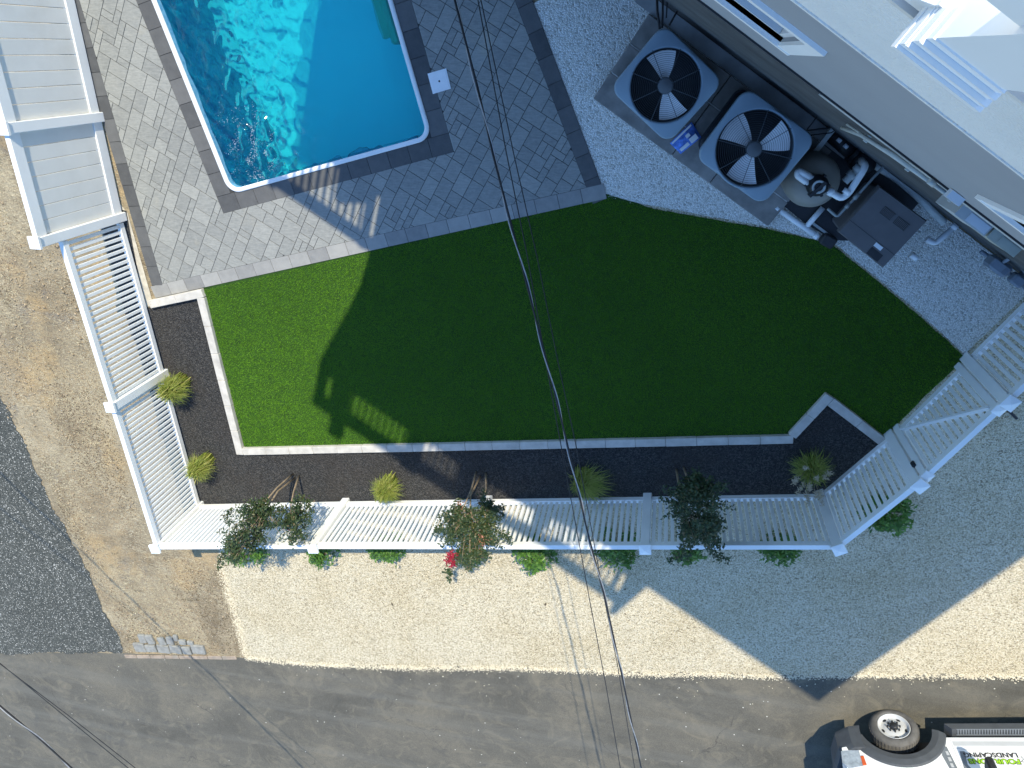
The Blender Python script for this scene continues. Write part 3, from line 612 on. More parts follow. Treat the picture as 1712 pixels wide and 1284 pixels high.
X, Y = scatter(yard, 2600); k_ = rng.random(len(X)) < 0.2 + 0.8 * (np.sin(X * 2.0 + 1) * np.sin(Y * 1.6) > 0); pebbles('soil_lumps', X[k_], Y[k_], 0.004, 0.026, M['clod'], flat=0.55)
def strands(name, X, Y, z, L, wd, mat, lift=0.03):
    n = len(X); a = rng.uniform(0, 6.28, n); L = L * rng.uniform(0.4, 1.3, n); P = np.empty((n, 3, 3))
    P[:, 0] = np.stack([X, Y, np.full(n, z)], -1); P[:, 1] = np.stack([X - np.sin(a) * wd, Y + np.cos(a) * wd, np.full(n, z)], -1)
    P[:, 2] = np.stack([X + np.cos(a) * L, Y + np.sin(a) * L, z + rng.uniform(0, lift, n)], -1)
    o = fast_mesh(name, P.reshape(-1, 3), np.arange(n * 3).reshape(n, 3), mat); o['kind'] = 'stuff'
X, Y = scatter(yard, 26000); k_ = rng.random(len(X)) < np.clip(0.5 + 0.9 * np.sin(X * 1.7 + 1) * np.sin(Y * 1.4), 0.05, 1); strands('dry_grass', X[k_], Y[k_], 0.004, 0.075, 0.004, M['straw'])

# ------------------------------------------------------------------ vinyl fences
VIN = M['vinyl']; PZ = 1.27
_pk = None
def picket(parent, p, ang):
    global _pk
    if _pk is None:
        mb = MB(); mb.box((0, 0, 0.625), (0.045, 0.030, 1.13), 0, 0.003); 
        _pk = mb.build('picket', VIN, None); _pk.parent = parent; c = _pk
    else: c = _pk.copy(); COL.objects.link(c); c.parent = parent
    c.location = p - ORG[parent.name]; c.rotation_euler = (0, 0, ang); ORG[c.name] = ORG[parent.name]
def fpost(parent, p, ang, top=PZ, size=0.125, cap=True, name='post'):
    mb = MB(); mb.box((p.x, p.y, top / 2), (size, size, top), ang, 0.006); o = mb.build(name, VIN, parent)
    if cap:
        mb = MB(); s_ = size / 2 + 0.016; ca, sa = math.cos(ang), math.sin(ang)
        T = lambda x, y, z: (p.x + x * ca - y * sa, p.y + x * sa + y * ca, z)
        vs = [T(x * s_, y * s_, top - 0.012) for x, y in ((-1, -1), (1, -1), (1, 1), (-1, 1))] + [T(x * s_, y * s_, top + 0.022) for x, y in ((-1, -1), (1, -1), (1, 1), (-1, 1))] + [T(0, 0, top + 0.048)]
        mb.add(vs, [[3, 2, 1, 0], [0, 1, 5, 4], [1, 2, 6, 5], [2, 3, 7, 6], [3, 0, 4, 7], [4, 5, 8], [5, 6, 8], [6, 7, 8], [7, 4, 8]]); mb.build('post_cap', VIN, o)
    return o
def rail(parent, a, b, z, w_, h_, name):
    mb = MB(); d = b - a; c = (a + b) / 2; mb.box((c.x, c.y, z), (d.length, w_, h_), math.atan2(d.y, d.x), 0.004); return mb.build(name, VIN, parent)
def span(parent, a, b, ends=0.0625, pitch=0.082, pick=True):
    d = (b - a).normalized(); ang = math.atan2(d.y, d.x); p, q = a + d * ends, b - d * ends
    rail(parent, p, q, 1.195, 0.070, 0.090, 'top_rail'); rail(parent, p, q, 0.105, 0.058, 0.085, 'bottom_rail')
    n_ = max(1, int((q - p).length / pitch)); st_ = (q - p).length / n_
    for i in range(n_): picket(parent, p + d * (st_ * (i + 0.5)), ang)
mid = (fE + fA) / 2
f1 = thing('picket_fence', fB, 'white vinyl picket fence down the left side between bare soil and mulch bed', 'fence', 'white picket fence runs')
dl = (fC - fT).normalized(); al = math.atan2(dl.y, dl.x)
span(f1, fT + dl * 0.02, fB); span(f1, fB, fC); fpost(f1, fB, al); fpost(f1, fC, R(8.7))
f2 = thing('picket_fence', mid, 'longest white picket fence along the front, sunlit at left, between mulch bed and gravel', 'fence', 'white picket fence runs')
db = (fD - fC).normalized(); ab_ = math.atan2(db.y, db.x)
for a, b in ((fC, fE), (fE, mid), (mid, fA)): span(f2, a, b)
for p in (fE, mid, fA): fpost(f2, p, ab_)
f3 = thing('picket_fence', fGL, 'shaded white picket fence bending from behind the dark crape myrtle up to the gate', 'fence', 'white picket fence runs')
d3 = (fGL - fD).normalized(); a3 = math.atan2(d3.y, d3.x); span(f3, fA, fD); span(f3, fD, fGL); fpost(f3, fD, (ab_ + a3) / 2); fpost(f3, fGL, a3)
f4 = thing('picket_fence', fGR, 'white picket fence at the right picture edge beyond the gate beside shaded gravel', 'fence', 'white picket fence runs')
ag = math.atan2(gdir.y, gdir.x); span(f4, fGR, fEnd); fpost(f4, fGR, ag); fpost(f4, fEnd, ag)
gt = thing('garden_gate', (fGL + fGR) / 2, 'white picket gate with a diagonal brace between two posts at the lawn corner', 'gate')
ga_, gb_ = fGL + gdir * 0.085, fGR - gdir * 0.085
for p, s_ in ((ga_, 1), (gb_, -1)):
    c_ = p + gdir * 0.045 * s_; fpost(gt, c_, ag, 1.22, 0.088, True, 'gate_stile')
p, q = ga_ + gdir * 0.09, gb_ - gdir * 0.09
rail(gt, p, q, 1.195, 0.066, 0.088, 'top_rail'); rail(gt, p, q, 0.13, 0.056, 0.085, 'bottom_rail')
n_ = 12; st_ = (q - p).length / n_
for i in range(n_): picket(gt, p + gdir * st_ * (i + 0.5) + Vector((0, 0, 0.02)), ag)
gn = Vector((-gdir.y, gdir.x, 0)); mb = MB(); mb.bar(p + gn * 0.035 + Vector((0, 0, 0.18)), q + gn * 0.035 + Vector((0, 0, 1.14)), 0.030, 0.045, gn); mb.build('brace', VIN, gt)
mb = MB(); mb.box(ga_ + gn * 0.05 + Vector((0, 0, 0.95)), (0.05, 0.03, 0.10), ag, 0.005); mb.build('latch', M['black'], gt)
tag(MB().box(at(1693, 693, 0.05), (0.16, 0.035, 0.05), R(-40), 0.008).build('black_bar', M['black']), 'short black bar lying on gravel outside the gate post', 'rod')  # small plain dark bar, purpose unknown

# tall privacy fence, upper left
tv = thing('privacy_fence', at(168, 192), 'tall white solid vinyl privacy fence beside the patio at upper left', 'fence')
fM = at(169, 195); dt = (fM - fT).normalized(); at_ = math.atan2(dt.y, dt.x); fU = fM + dt * 2.44; fV = fU + dt * 2.44; TH = 1.62
for p in (fT, fM, fU, fV): fpost(tv, p, at_, TH, 0.125)
for a, b in ((fT, fM), (fM, fU), (fU, fV)):
    p, q = a + dt * 0.0625, b - dt * 0.0625
    rail(tv, p, q, TH - 0.10, 0.070, 0.16, 'top_rail'); rail(tv, p, q, 0.125, 0.062, 0.16, 'bottom_rail')
    nn = Vector((-dt.y, dt.x, 0)); n_ = round((q - p).length / 0.178); st_ = (q - p).length / n_
    for i in range(n_):
        c_ = p + dt * st_ * (i + 0.5); mb = MB(); mb.box((c_.x, c_.y, 0.87), (st_ - 0.006, 0.022, 1.34), at_, 0.004); mb.build('panel_board', M['vinyl_tan'], tv)

# ------------------------------------------------------------------ house (it stands mostly outside the frame; its decks throw the big shadow)
hs = thing('house', uv(1.2, -4.4), 'tall grey sided house with white stucco band and white trimmed windows at upper right', 'house')
def ub(mb, u0, u1, n0, n1, z0, z1):
    return mb.prism([tup(uv(u0, n0)), tup(uv(u1, n0)), tup(uv(u1, n1)), tup(uv(u0, n1))], z0, z1)
def upoly(mb, pts, n0, n1):
    """outline in (u, z) drawn out from n0 to n1"""
    k_ = len(pts); vs = [uv(u, n0, z) for u, z in pts] + [uv(u, n1, z) for u, z in pts]
    return mb.add(vs, [list(range(k_)), list(range(k_, 2 * k_))[::-1]] + [[i, (i + 1) % k_, k_ + (i + 1) % k_, k_ + i] for i in range(k_)])
WN = -0.305; UL, UR, ZB, Z0 = -3.20, 5.92, 6.63, 4.14
WIN = [(-0.80, 0.415, 5.125, 5.915), (1.762, 2.80, 5.125, 5.915)]
mb = MB(); th = 0.22; za, zb = WIN[0][2], WIN[0][3]
ub(mb, UL, UR, WN, WN - th, Z0, za); ub(mb, UL, UR, WN, WN - th, zb, ZB)
ub(mb, UL, WIN[0][0], WN, WN - th, za, zb); ub(mb, WIN[0][1], WIN[1][0], WN, WN - th, za, zb); ub(mb, WIN[1][1], UR, WN, WN - th, za, zb)
ub(mb, UL, UL + th, WN - th, -8.4, Z0, ZB); ub(mb, UR - th, UR, WN - th, -8.4, Z0, ZB); ub(mb, UL + th, UR - th, -8.2, -8.4, Z0, ZB)
mb.build('wall', M['siding'], hs)
mb = MB(); ub(mb, UL + 0.02, UR - 0.02, WN - 0.012, -8.35, 0.0, Z0 - .003); mb.build('foundation', M['blockwall'], hs)
mb = MB(); ub(mb, UL, UR, WN + 0.012, WN - 0.02, Z0 - 0.030, Z0 + 0.004); mb.build('drip_edge', M['black'], hs)
mb = MB(); ub(mb, 0.95, UR, WN + 0.006, WN - 0.011, 3.86, Z0 - 0.031); mb.build('sill_board', M['boxgrey'], hs)
for (a, b, z0, z1) in WIN:
    f_ = MB(); c_ = 0.075
    ub(f_, a - c_, b + c_, WN + 0.018, WN - 0.05, z1, z1 + c_); ub(f_, a - c_, b + c_, WN + 0.022, WN - 0.05, z0 - c_, z0)
    ub(f_, a - c_, a, WN + 0.018, WN - 0.05, z0, z1); ub(f_, b, b + c_, WN + 0.018, WN - 0.05, z0, z1)
    fo = f_.build('window', M['trim'], hs)
    g_ = MB(); ub(g_, a + 0.03, b - 0.03, WN - 0.050, WN - 0.058, z0 + 0.03, z1 - 0.03); g_.build('pane', M['glass'], fo)
    s_ = MB()
    for q in ((a, a + .03, z0, z1), (b - .03, b, z0, z1), (a + .03, b - .03, z0, z0 + .03), (a + .03, b - .03, z1 - .03, z1)):
        ub(s_, q[0] + .001, q[1] - .001, WN - 0.022, WN - 0.07, q[2] + .001, q[3] - .001)
    s_.build('sash', M['trim'], fo)
SB = 7.45
mb = MB(); ub(mb, UL, UR + 0.05, WN + 0.009, -8.45, ZB + 0.002, SB); mb.build('stucco_band', M['stucco'], hs)
mb = MB(); ub(mb, UL, UR + 0.05, WN + 0.014, WN - 0.03, ZB - 0.026, ZB + 0.001); mb.build('band_bead', M['stucco'], hs)
mb = MB(); upoly(mb, [(UL - .001, 5.2), (UL - .001, SB), (-3.65, SB), (-3.64, 7.3), (-3.56, 7.05), (-3.46, 6.8), (-3.36, 6.27), (-3.24, 5.7)], WN, -3.0); mb.build('cove_bracket', M['stucco'], hs)
mb = MB(); ub(mb, -3.65, UR + 0.05, WN + 0.019, WN - 0.042, SB, SB + 0.025); ub(mb, -3.65, UR + .05, WN - 0.042, -8.45, SB, SB + 0.017); mb.build('deck_floor', M['roof'], hs)
mb = MB(); ub(mb, -0.3, 0.298, WN - 0.025, -0.72, SB + 0.026, 7.575); mb.build('deck_curb', M['trim'], hs)
# newel pier with stepped base moulding
nw = MB(); ub(nw, 0.346, 0.487, WN + 0.061, -0.64, 7.49, 8.06); pier = nw.build('pier', M['trim'], hs)
mb = MB()
for i, (o_, ur, z0, z1) in enumerate(((0.085, 0.534, 7.533, 7.563), (0.078, 0.523, 7.563, 7.601), (0.081, 0.518, 7.601, 7.614), (0.071, 0.507, 7.614, 7.656), (0.074, 0.503, 7.656, 7.667), (0.0645, 0.493, 7.667, 7.702))):
    ub(mb, 0.342 - 0.002 * (5 - i), ur, WN + o_, WN + 0.010, z0, z1 - 0.001)
mb.build('base_moulding', M['trim'], pier)
mb = MB(); e_ = [(0.0, 7.495), (0.042, 7.495), (0.042, 7.512), (0.036, 7.520), (0.039, 7.543), (0.034, 7.571), (0.022, 7.592), (0.015, 7.605), (0.015, 7.626), (0.0, 7.626)]
upoly(mb, [(0.3455 - x, z) for x, z in e_], WN + 0.010, -2.1); mb.build('side_moulding', M['trim'], pier)
mb = MB()
ub(mb, -3.65, 2.14, WN + 0.05, WN - 0.07, 7.99, 8.16)
ub(mb, -3.64, -3.30, WN + 0.01, WN - 0.03, 7.50, 7.54); ub(mb, -3.05, -0.31, WN + 0.01, WN - 0.03, 7.50, 7.54); ub(mb, 0.56, 2.12, WN + 0.01, WN - 0.03, 7.50, 7.54)
ubals = [u_ for u_ in np.arange(-3.0, 1.97, 0.118) if not (-0.32 < u_ < 0.56)]
for u_ in ubals: ub(mb, u_ - 0.019, u_ + 0.019, WN + 0.01, WN - 0.03, 7.54, 8.06)
for u_, w_, z_ in ((-3.18, 0.24, 8.52), (-1.85, 0.30, 8.24), (-0.90, 0.3, 8.16), (2.0, 0.06, 8.15)): ub(mb, u_ - w_ / 2, u_ + w_ / 2, WN + 0.04, WN - 0.10, SB + 0.026, z_)
ub(mb, -3.645, -3.47, WN + 0.005, WN - 0.035, 7.545, 8.055); ub(mb, -3.39, -3.305, WN + 0.005, WN - 0.035, 7.545, 8.055)
mb.build('deck_railing', M['trim'], hs)
mb = MB(); upoly(mb, [(2.12, 7.48), (2.52, 7.48), (2.49, 7.58), (2.24, 8.42), (2.12, 8.46)], WN + 0.01, WN - 0.12); mb.build('railing_end', M['trim'], hs)
# lower deck wing, beside the pool and out of frame
mb = MB(); ub(mb, -4.82, UL - 0.001, WN, -2.7, 0.03, 4.22); mb.build('wing_wall', M['siding'], hs)
mb = MB(); ub(mb, -5.22, -4.823, WN - 0.02, -2.2, 0.03, 3.75); mb.build('wing_shade_box', M['siding'], hs)  # added unseen block, only moves the shadow edge on the pool floor
mb = MB(); ub(mb, -4.84, UL - 0.001, WN + .02, -2.7, 4.221, 4.29); mb.build('wing_deck', M['roof'], hs)
mb = MB(); ub(mb, -4.82, UL - 0.002, WN + 0.03, WN - 0.07, 4.99, 5.12)
for u_ in np.arange(-4.70, -3.4, 0.115): ub(mb, u_ - 0.019, u_ + 0.019, WN, WN - 0.04, 4.295, 5.03)
ub(mb, -4.84, -4.73, WN + .02, WN - .1, 4.292, 5.18); ub(mb, -3.38, -3.27, WN + .02, WN - .1, 4.292, 5.15)
ub(mb, -4.82, -4.77, WN - 0.12, -2.7, 4.292, 5.12)
mb.build('wing_railing', M['trim'], hs)
mb = MB(); upoly(mb, [(-3.86, 4.295), (-3.39, 4.295), (-3.39, 4.58), (-3.78, 4.84), (-3.86, 4.80)], WN - 0.06, WN - 0.5); mb.build('rail_shadow_block', M['trim'], hs)  # added unseen solid, outlined to cast the closed part of the railing shadow

# concrete apron and the platform under the condensers
ap = MB(); ub(ap, -0.62, 2.62, WN - 0.005, -0.16, 0.0, 0.055); tag(ap.build('apron', M['concrete']), None, None, None, 'structure')
pf = thing('equipment_platform', uv(0.8, 0.35), 'dark weathered block platform under the two condensers, with pale joint lines', 'platform')
for i, (a, b) in enumerate(((-0.42, 0.72), (0.722, 1.28), (1.282, 2.16))):
    for j, (c_, d_) in enumerate(((-0.155, 0.20), (0.203, 0.55), (0.553, 0.90))):
        mb = MB(); q = [uv(a, c_), uv(b, c_), uv(b, d_), uv(a, d_)]; cc = sum(q, Vector()) / 4; cc.z = 0.065 + 0.002 * ((i + j) % 2)
        mb.box(cc, (b - a - 0.006, d_ - c_ - 0.008, 0.13), math.atan2(U2.y, U2.x), 0.008); mb.build('block', M['block'], pf)
mb = MB()
for c_ in (0.2015, 0.5515): ub(mb, -0.40, 2.14, c_ + 0.007, c_ - 0.007, 0.10, 0.1335)
mb.build('joint_line', M['pale_joint'], pf)

# ------------------------------------------------------------------ condensers
def at_n(x, y, n):
    """point on an upright plane parallel to the house wall"""
    g = at(x, y); ng = g.dot(N2); f = n / ng; return Vector((g.x * f, g.y * f, H * (1 - f)))
def rr2(hx, hy, r, per=10):
    o = []
    for sx, sy, t0 in ((1, -1, -90), (1, 1, 0), (-1, 1, 90), (-1, -1, 180)):
        for i in range(per): t = R(t0 + 90 * i / (per - 1)); o.append((sx * (hx - r) + r * math.cos(t), sy * (hy - r) + r * math.sin(t)))
    return o
def condenser(c, ang, hx, hy, fr, top, blades, label, off=(0, 0)):
    t = thing('condenser', Vector((c.x, c.y, 0.13)), label, 'air conditioner', 'air conditioning condensers by the house wall')
    ca, sa = math.cos(ang), math.sin(ang)
    def T(x, y, z): return (c.x + x * ca - y * sa, c.y + x * sa + y * ca, z)
    # body with pressed louvre ridges
    mb = MB(); nz = 34; prof = []
    for i in range(nz + 1):
        z = 0.19 + (top - 0.29) * i / nz; prof.append((z, -0.012 if i % 2 else 0.0))
    n = None; vs = []
    for z, o_ in prof:
        l = rr2(hx - 0.035 + o_, hy - 0.035 + o_, 0.11); n = len(l); vs += [T(x, y, z) for x, y in l]
    mb.add(vs, [[r * n + i, r * n + (i + 1) % n, (r + 1) * n + (i + 1) % n, (r + 1) * n + i] for r in range(nz) for i in range(n)]); mb.build('louvred_body', M['acdark'], t)
    mb = MB(); l = rr2(hx - 0.02, hy - 0.02, 0.11); mb.prism([T(x, y, 0)[:2] for x, y in l], 0.133, 0.19); mb.build('base_pan', M['acdark'], t)
    # top cover: rounded square with the fan opening
    mb = MB(); N_ = 72; outer = []; sq = rr2(hx, hy, 0.125, 18)
    per = [(x, y) for x, y in sq]; N_ = len(per)
    def ring(scale_o, z, src): return [T(x * scale_o, y * scale_o, z) for x, y in src]
    angs = [2 * math.pi * i / 96 for i in range(96)]
    def rsq(a):
        dx, dy = math.cos(a), math.sin(a); t_ = min(hx / max(abs(dx), 1e-6), hy / max(abs(dy), 1e-6)); x, y = dx * t_, dy * t_; r = 0.125
        if abs(x) > hx - r and abs(y) > hy - r:
            cx_, cy_ = math.copysign(hx - r, x), math.copysign(hy - r, y); b_ = dx * cx_ + dy * cy_; t_ = b_ + math.sqrt(max(0, b_ * b_ - (cx_ * cx_ + cy_ * cy_ - r * r))); x, y = dx * t_, dy * t_
        return x, y
    per = [rsq(a) for a in angs]; N_ = 96
    circ = lambda r, z: [T(off[0] + r * math.cos(a), off[1] + r * math.sin(a), z) for a in angs]
    L = [ring(1.0, top - 0.10, per), ring(1.003, top - 0.03, per), ring(0.988, top - 0.006, per), ring(0.965, top, per), circ(fr + 0.030, top + 0.004), circ(fr + 0.012, top + 0.012), circ(fr, top + 0.006), circ(fr - 0.004, top - 0.16)]
    vs = sum(L, []); mb.add(vs, [[r * N_ + i, r * N_ + (i + 1) % N_, (r + 1) * N_ + (i + 1) % N_, (r + 1) * N_ + i] for r in range(len(L) - 1) for i in range(N_)], True)
    mb.build('top_cover', M['acgrey'], t)
    mb = MB(); mb.lathe(T(off[0], off[1], 0), [(fr - 0.006, top - 0.03), (fr - 0.008, top - 0.42), (0.0, top - 0.42)], 40); mb.build('fan_shroud', M['acdark'], t)
    # guard
    mb = MB(); cx, cy = off
    nr = 15
    for i in range(nr):
        r = 0.085 + (fr - 0.09) * i / (nr - 1)
        mb.tube([T(cx + r * math.cos(2 * math.pi * j / 56), cy + r * math.sin(2 * math.pi * j / 56), top + 0.012 + 0.020 * (1 - (r / fr) ** 2)) for j in range(57)], 0.0016, 5, False)
    g_ = mb.build('fan_guard', M['grille'], t)
    mb = MB()
    for i in range(8):
        a = 2 * math.pi * i / 8 + 0.35; mb.tube([T(cx + r * math.cos(a), cy + r * math.sin(a), top + 0.010 + 0.020 * (1 - (r / fr) ** 2)) for r in np.linspace(0.05, fr + 0.012, 7)], 0.0032, 6)
    mb.build('spoke', M['grille'], g_)
    mb = MB(); mb.lathe(T(cx, cy, top), [(0.0, 0.034), (0.070, 0.033), (0.079, 0.026), (0.081, -0.10)], 28); mb.build('motor_hub', M['hub'], t)
    for a0 in blades:
        mb = MB(); na, nr_ = 8, 7; vs = []
        for side in (0, -0.004):
            for i in range(nr_):
                r = 0.075 + (fr - 0.095) * i / (nr_ - 1); half = R(31) * (0.95 - 0.12 * i / nr_)
                for j in range(na):
                    f_ = j / (na - 1) * 2 - 1; a = a0 + f_ * half + 0.10 * (i / nr_) ** 2; mb_z = top - 0.085 + 0.030 * f_ + 0.008 * f_ * f_
                    vs.append(T(cx + r * math.cos(a), cy + r * math.sin(a), mb_z + side))
        q = nr_ * na; fs = []
        for s_ in (0, q): fs += [[s_ + i * na + j, s_ + i * na + j + 1, s_ + (i + 1) * na + j + 1, s_ + (i + 1) * na + j] for i in range(nr_ - 1) for j in range(na - 1)]
        rim_ = [i * na for i in range(nr_)] + [(nr_ - 1) * na + j for j in range(1, na)] + [i * na + na - 1 for i in range(nr_ - 2, -1, -1)] + list(range(na - 2, 0, -1))
        fs += [[rim_[i], rim_[(i + 1) % len(rim_)], q + rim_[(i + 1) % len(rim_)], q + rim_[i]] for i in range(len(rim_))]
        mb.add(vs, fs, False); mb.build('fan_blade', M['blade'], t)
    return t
ua = math.atan2(U2.y, U2.x)
TOPZ = 1.05
condenser(at(1113, 143, TOPZ), ua + R(-6.5), 0.42, 0.395, 0.355, TOPZ, [R(x) - ua + R(6.5) for x in (99, 286)], 'grey condenser at upper left of the pair, two fan blades showing through its round guard', (0.0, -0.005))
condenser(at(1262, 248, TOPZ), ua + R(0.5), 0.45, 0.41, 0.385, TOPZ, [R(x) - ua - R(0.5) for x in (135, 20, 252)], 'larger grey condenser nearer the filter tank, three pale fan blades showing', (0.0, -0.01))

# ------------------------------------------------------------------ pool equipment
def tube_px(pts, z, r, seg=10):
    """round pipe through picture points at height(s) z, with soft elbows"""
    zs = z if isinstance(z, (list, tuple)) else [z] * len(pts)
    P = [at(x, y, zz) for (x, y), zz in zip(pts, zs)]; o = [P[0]]
    for i in range(1, len(P) - 1):
        a, b, c = P[i - 1], P[i], P[i + 1]; k_ = min(r * 2.2, (a - b).length * .45, (c - b).length * .45)
        p0 = b + (a - b).normalized() * k_; p2 = b + (c - b).normalized() * k_
        for t in (0, .33, .67, 1): o.append(p0.lerp(b, t).lerp(b.lerp(p2, t), t))
    o.append(P[-1]); return MB().tube(o, r, seg)
def collar(mb, a, b, f, r, L=0.05):
    p = a.lerp(b, f); d = (b - a).normalized(); mb.tube([p - d * L / 2, p + d * L / 2], r, 12)
pad_px = [(1303, 338), (1412, 196), (1450, 200), (1572, 292), (1480, 402), (1392, 400), (1345, 372)]
mb = MB(); mb.prism([tup(p) for p in px(pad_px)], 0.0, 0.05); tag(mb.build('equipment_pad', M['black']), 'black equipment pad under the tan filter tank and charcoal heater', 'pad')
ft = thing('sand_filter', at(1360, 304, 0.05), 'round tan sand filter tank with black valve and white pipes beside a condenser', 'pool filter')
tc = at(1362, 306, 0.70)
mb = MB(); mb.lathe((tc.x, tc.y, 0), [(0.22, 0.052), (0.285, 0.14), (0.292, 0.30), (0.292, 0.52), (0.275, 0.62), (0.22, 0.70), (0.12, 0.745), (0.0, 0.755)], 48); mb.build('tank', M['tank'], ft)
mb = MB(); mb.lathe((tc.x, tc.y, 0), [(0.20, 0.05), (0.20, 0.10), (0.24, 0.11), (0.24, 0.05)], 32); mb.build('tank_foot', M['black'], ft)
vc = tc
va = MB(); va.lathe((vc.x, vc.y, 0), [(0.095, 0.75), (0.095, 0.80), (0.112, 0.81), (0.112, 0.87), (0.085, 0.90), (0.085, 0.925), (0.03, 0.94), (0.0, 0.94)], 28)
for i in range(6): a = i * math.pi / 3; va.box((vc.x + 0.115 * math.cos(a), vc.y + 0.115 * math.sin(a), 0.835), (0.03, 0.03, 0.08), a, 0.004)
vo = va.build('multiport_valve', M['black'], ft)
mb = MB(); mb.bar((vc.x + 0.06, vc.y + 0.05, 0.955), (vc.x - 0.08, vc.y - 0.10, 0.955), 0.035, 0.03); mb.build('valve_handle', M['black'], vo)
mb = MB(); mb.lathe((vc.x, vc.y, 0), [(0.048, 0.935), (0.066, 0.945), (0.070, 0.95), (0.066, 0.956), (0.045, 0.945)], 24); mb.build('dial_ring', M['oldpvc'], vo)
mb = tube_px([(1360, 299), (1334, 285), (1333, 293), (1352, 307)], 0.85, 0.036); mb.build('pipe', M['pvc'], ft)
mb = tube_px([(1384, 318), (1407, 332), (1419, 323), (1448, 278), (1440, 268)], [0.85, 0.85, 0.85, 0.85, 0.55], 0.036); collar(mb, at(1407, 332, .85), at(1448, 278, .85), 0.22, 0.044); collar(mb, at(1384, 318, .85), at(1407, 332, .85), 0.2, 0.044); mb.build('pipe', M['pvc'], ft)
pu = thing('pool_pump', at(1424, 288, 0.05), 'black pool pump tucked behind the filter tank with a pale union pipe', 'pump')
mb = MB(); a, b = at(1392, 226, 0.22), at(1424, 254, 0.22); mb.tube([a, b], [0.085, 0.085], 18); mb.tube([b, b + (b - a).normalized() * 0.16], 0.105, 18); mb.build('motor', M['black'], pu)
mb = MB(); 
for f in (0.25, 0.6): collar(mb, a + Vector((0, 0, .088)), b + Vector((0, 0, .088)), f, 0.022, 0.05)
mb.build('label_band', M['label'], pu)
mb = MB(); p = at(1432, 268, 0); mb.lathe((p.x, p.y, 0), [(0.11, 0.05), (0.12, 0.2), (0.125, 0.36), (0.09, 0.40), (0.0, 0.41)], 24); mb.build('strainer_pot', M['black'], pu)
mb = tube_px([(1447, 272), (1412, 304)], 0.42, 0.045); collar(mb, at(1447, 272, .42), at(1412, 304, .42), .35, .062, .06); collar(mb, at(1447, 272, .42), at(1412, 304, .42), .65, .062, .06); mb.build('union_pipe', M['oldpvc'], pu)

ht = thing('pool_heater', at(1476, 380, 0.05), 'charcoal plastic pool heater box with two louvre vents and a small white label', 'heater')
HZ = 0.66; hc = [at(1401, 388, HZ), at(1471, 311, HZ), at(1551, 370, HZ), at(1477, 449, HZ)]
def hq(s, t, z=HZ): p = hc[0].lerp(hc[1], t).lerp(hc[3].lerp(hc[2], t), s); return Vector((p.x, p.y, z))
def hloop(e, z): return [hq(s, t, z) for s, t in ((e, e * 2), (e * 2, e), (1 - e * 2, e), (1 - e, e * 2), (1 - e, 1 - e * 2), (1 - e * 2, 1 - e), (e * 2, 1 - e), (e, 1 - e * 2))]
mb = MB(); L = [hloop(0.04, 0.055), hloop(0.03, 0.55), hloop(0.0, 0.565), hloop(0.0, HZ - 0.03), hloop(0.018, HZ)]
mb.add(sum(L, []), [[r * 8 + i, r * 8 + (i + 1) % 8, r * 8 + 8 + (i + 1) % 8, r * 8 + 8 + i] for r in range(4) for i in range(8)] + [list(range(32, 40)), list(range(8))[::-1]]); mb.build('casing', M['heater'], ht)
def hrect(s0, s1, t0, t1, z0, z1, mat, name, par=ht):
    mb = MB(); mb.prism([tup(hq(s, t)) for s, t in ((s0, t0), (s1, t0), (s1, t1), (s0, t1))], z0, z1); return mb.build(name, mat, par)
for s0, s1 in ((0.30, 0.52), (0.58, 0.82)):
    vo = hrect(s0, s1, 0.66, 0.80, HZ + 0.0005, HZ + 0.003, M['heater2'], 'vent')
    mb = MB()
    for i in range(9): s = s0 + (s1 - s0) * (i + .5) / 9; mb.bar(hq(s, 0.67, HZ + .006), hq(s, 0.79, HZ + .006), 0.008, 0.006)
    mb.build('louvre', M['heater'], vo)
hrect(0.0, 1.0, 0.275, 0.282, HZ + 0.0004, HZ + 0.002, M['black'], 'lid_seam')
hrect(0.60, 0.84, 0.02, 0.16, HZ + 0.0005, HZ + 0.004, M['black'], 'control_panel')
hrect(0.60, 0.75, 0.19, 0.26, HZ + 0.0005, HZ + 0.003, M['label'], 'label')
mb = MB(); d = (hc[2] - hc[3]).normalized(); nrm = Vector((d.y, -d.x, 0))
for f in (0.35, 0.78): p = hc[3].lerp(hc[2], f) + nrm * 0.03; mb.box((p.x, p.y, 0.30), (0.11, 0.10, 0.11), math.atan2(d.y, d.x), 0.012)
mb.build('port', M['black'], ht)
mb = tube_px([(1523, 425), (1533, 433)], 0.30, 0.036); mb.build('outlet_cap', M['pvc'], ht)
def pipe_thing(name, label, cat, segs, mat):
    mb = MB()
    for pts, z, r in segs:
        q = tube_px(pts, z, r); o = len(mb.v); mb.v += q.v; mb.f += [[i + o for i in f] for f in q.f]; mb.sm += q.sm; mb.mi += q.mi
    return tag(mb.build(name, mat), label, cat)
pipe_thing('drain_pipe', 'white plastic pipe with a side branch lying on gravel before the filter', 'pipe', [([(1299, 348), (1366, 395)], 0.09, 0.036), ([(1349, 378), (1376, 347)], 0.09, 0.033), ([(1297, 346), (1301, 350)], 0.09, 0.045), ([(1362, 392), (1367, 396)], 0.09, 0.044)], M['pvc'])
pipe_thing('return_pipe', 'pale weathered pipe running from the pump behind the heater', 'pipe', [([(1446, 265), (1500, 299), (1532, 326), (1578, 372)], 0.26, 0.042), ([(1438, 262), (1447, 266)], 0.30, 0.06)], M['oldpvc'])
pipe_thing('outlet_pipe', 'white elbow pipe coming out of the right side of the heater', 'pipe', [([(1596, 379), (1563, 408), (1549, 399)], 0.27, 0.034), ([(1592, 382), (1599, 376)], 0.27, 0.042)], M['pvc'])
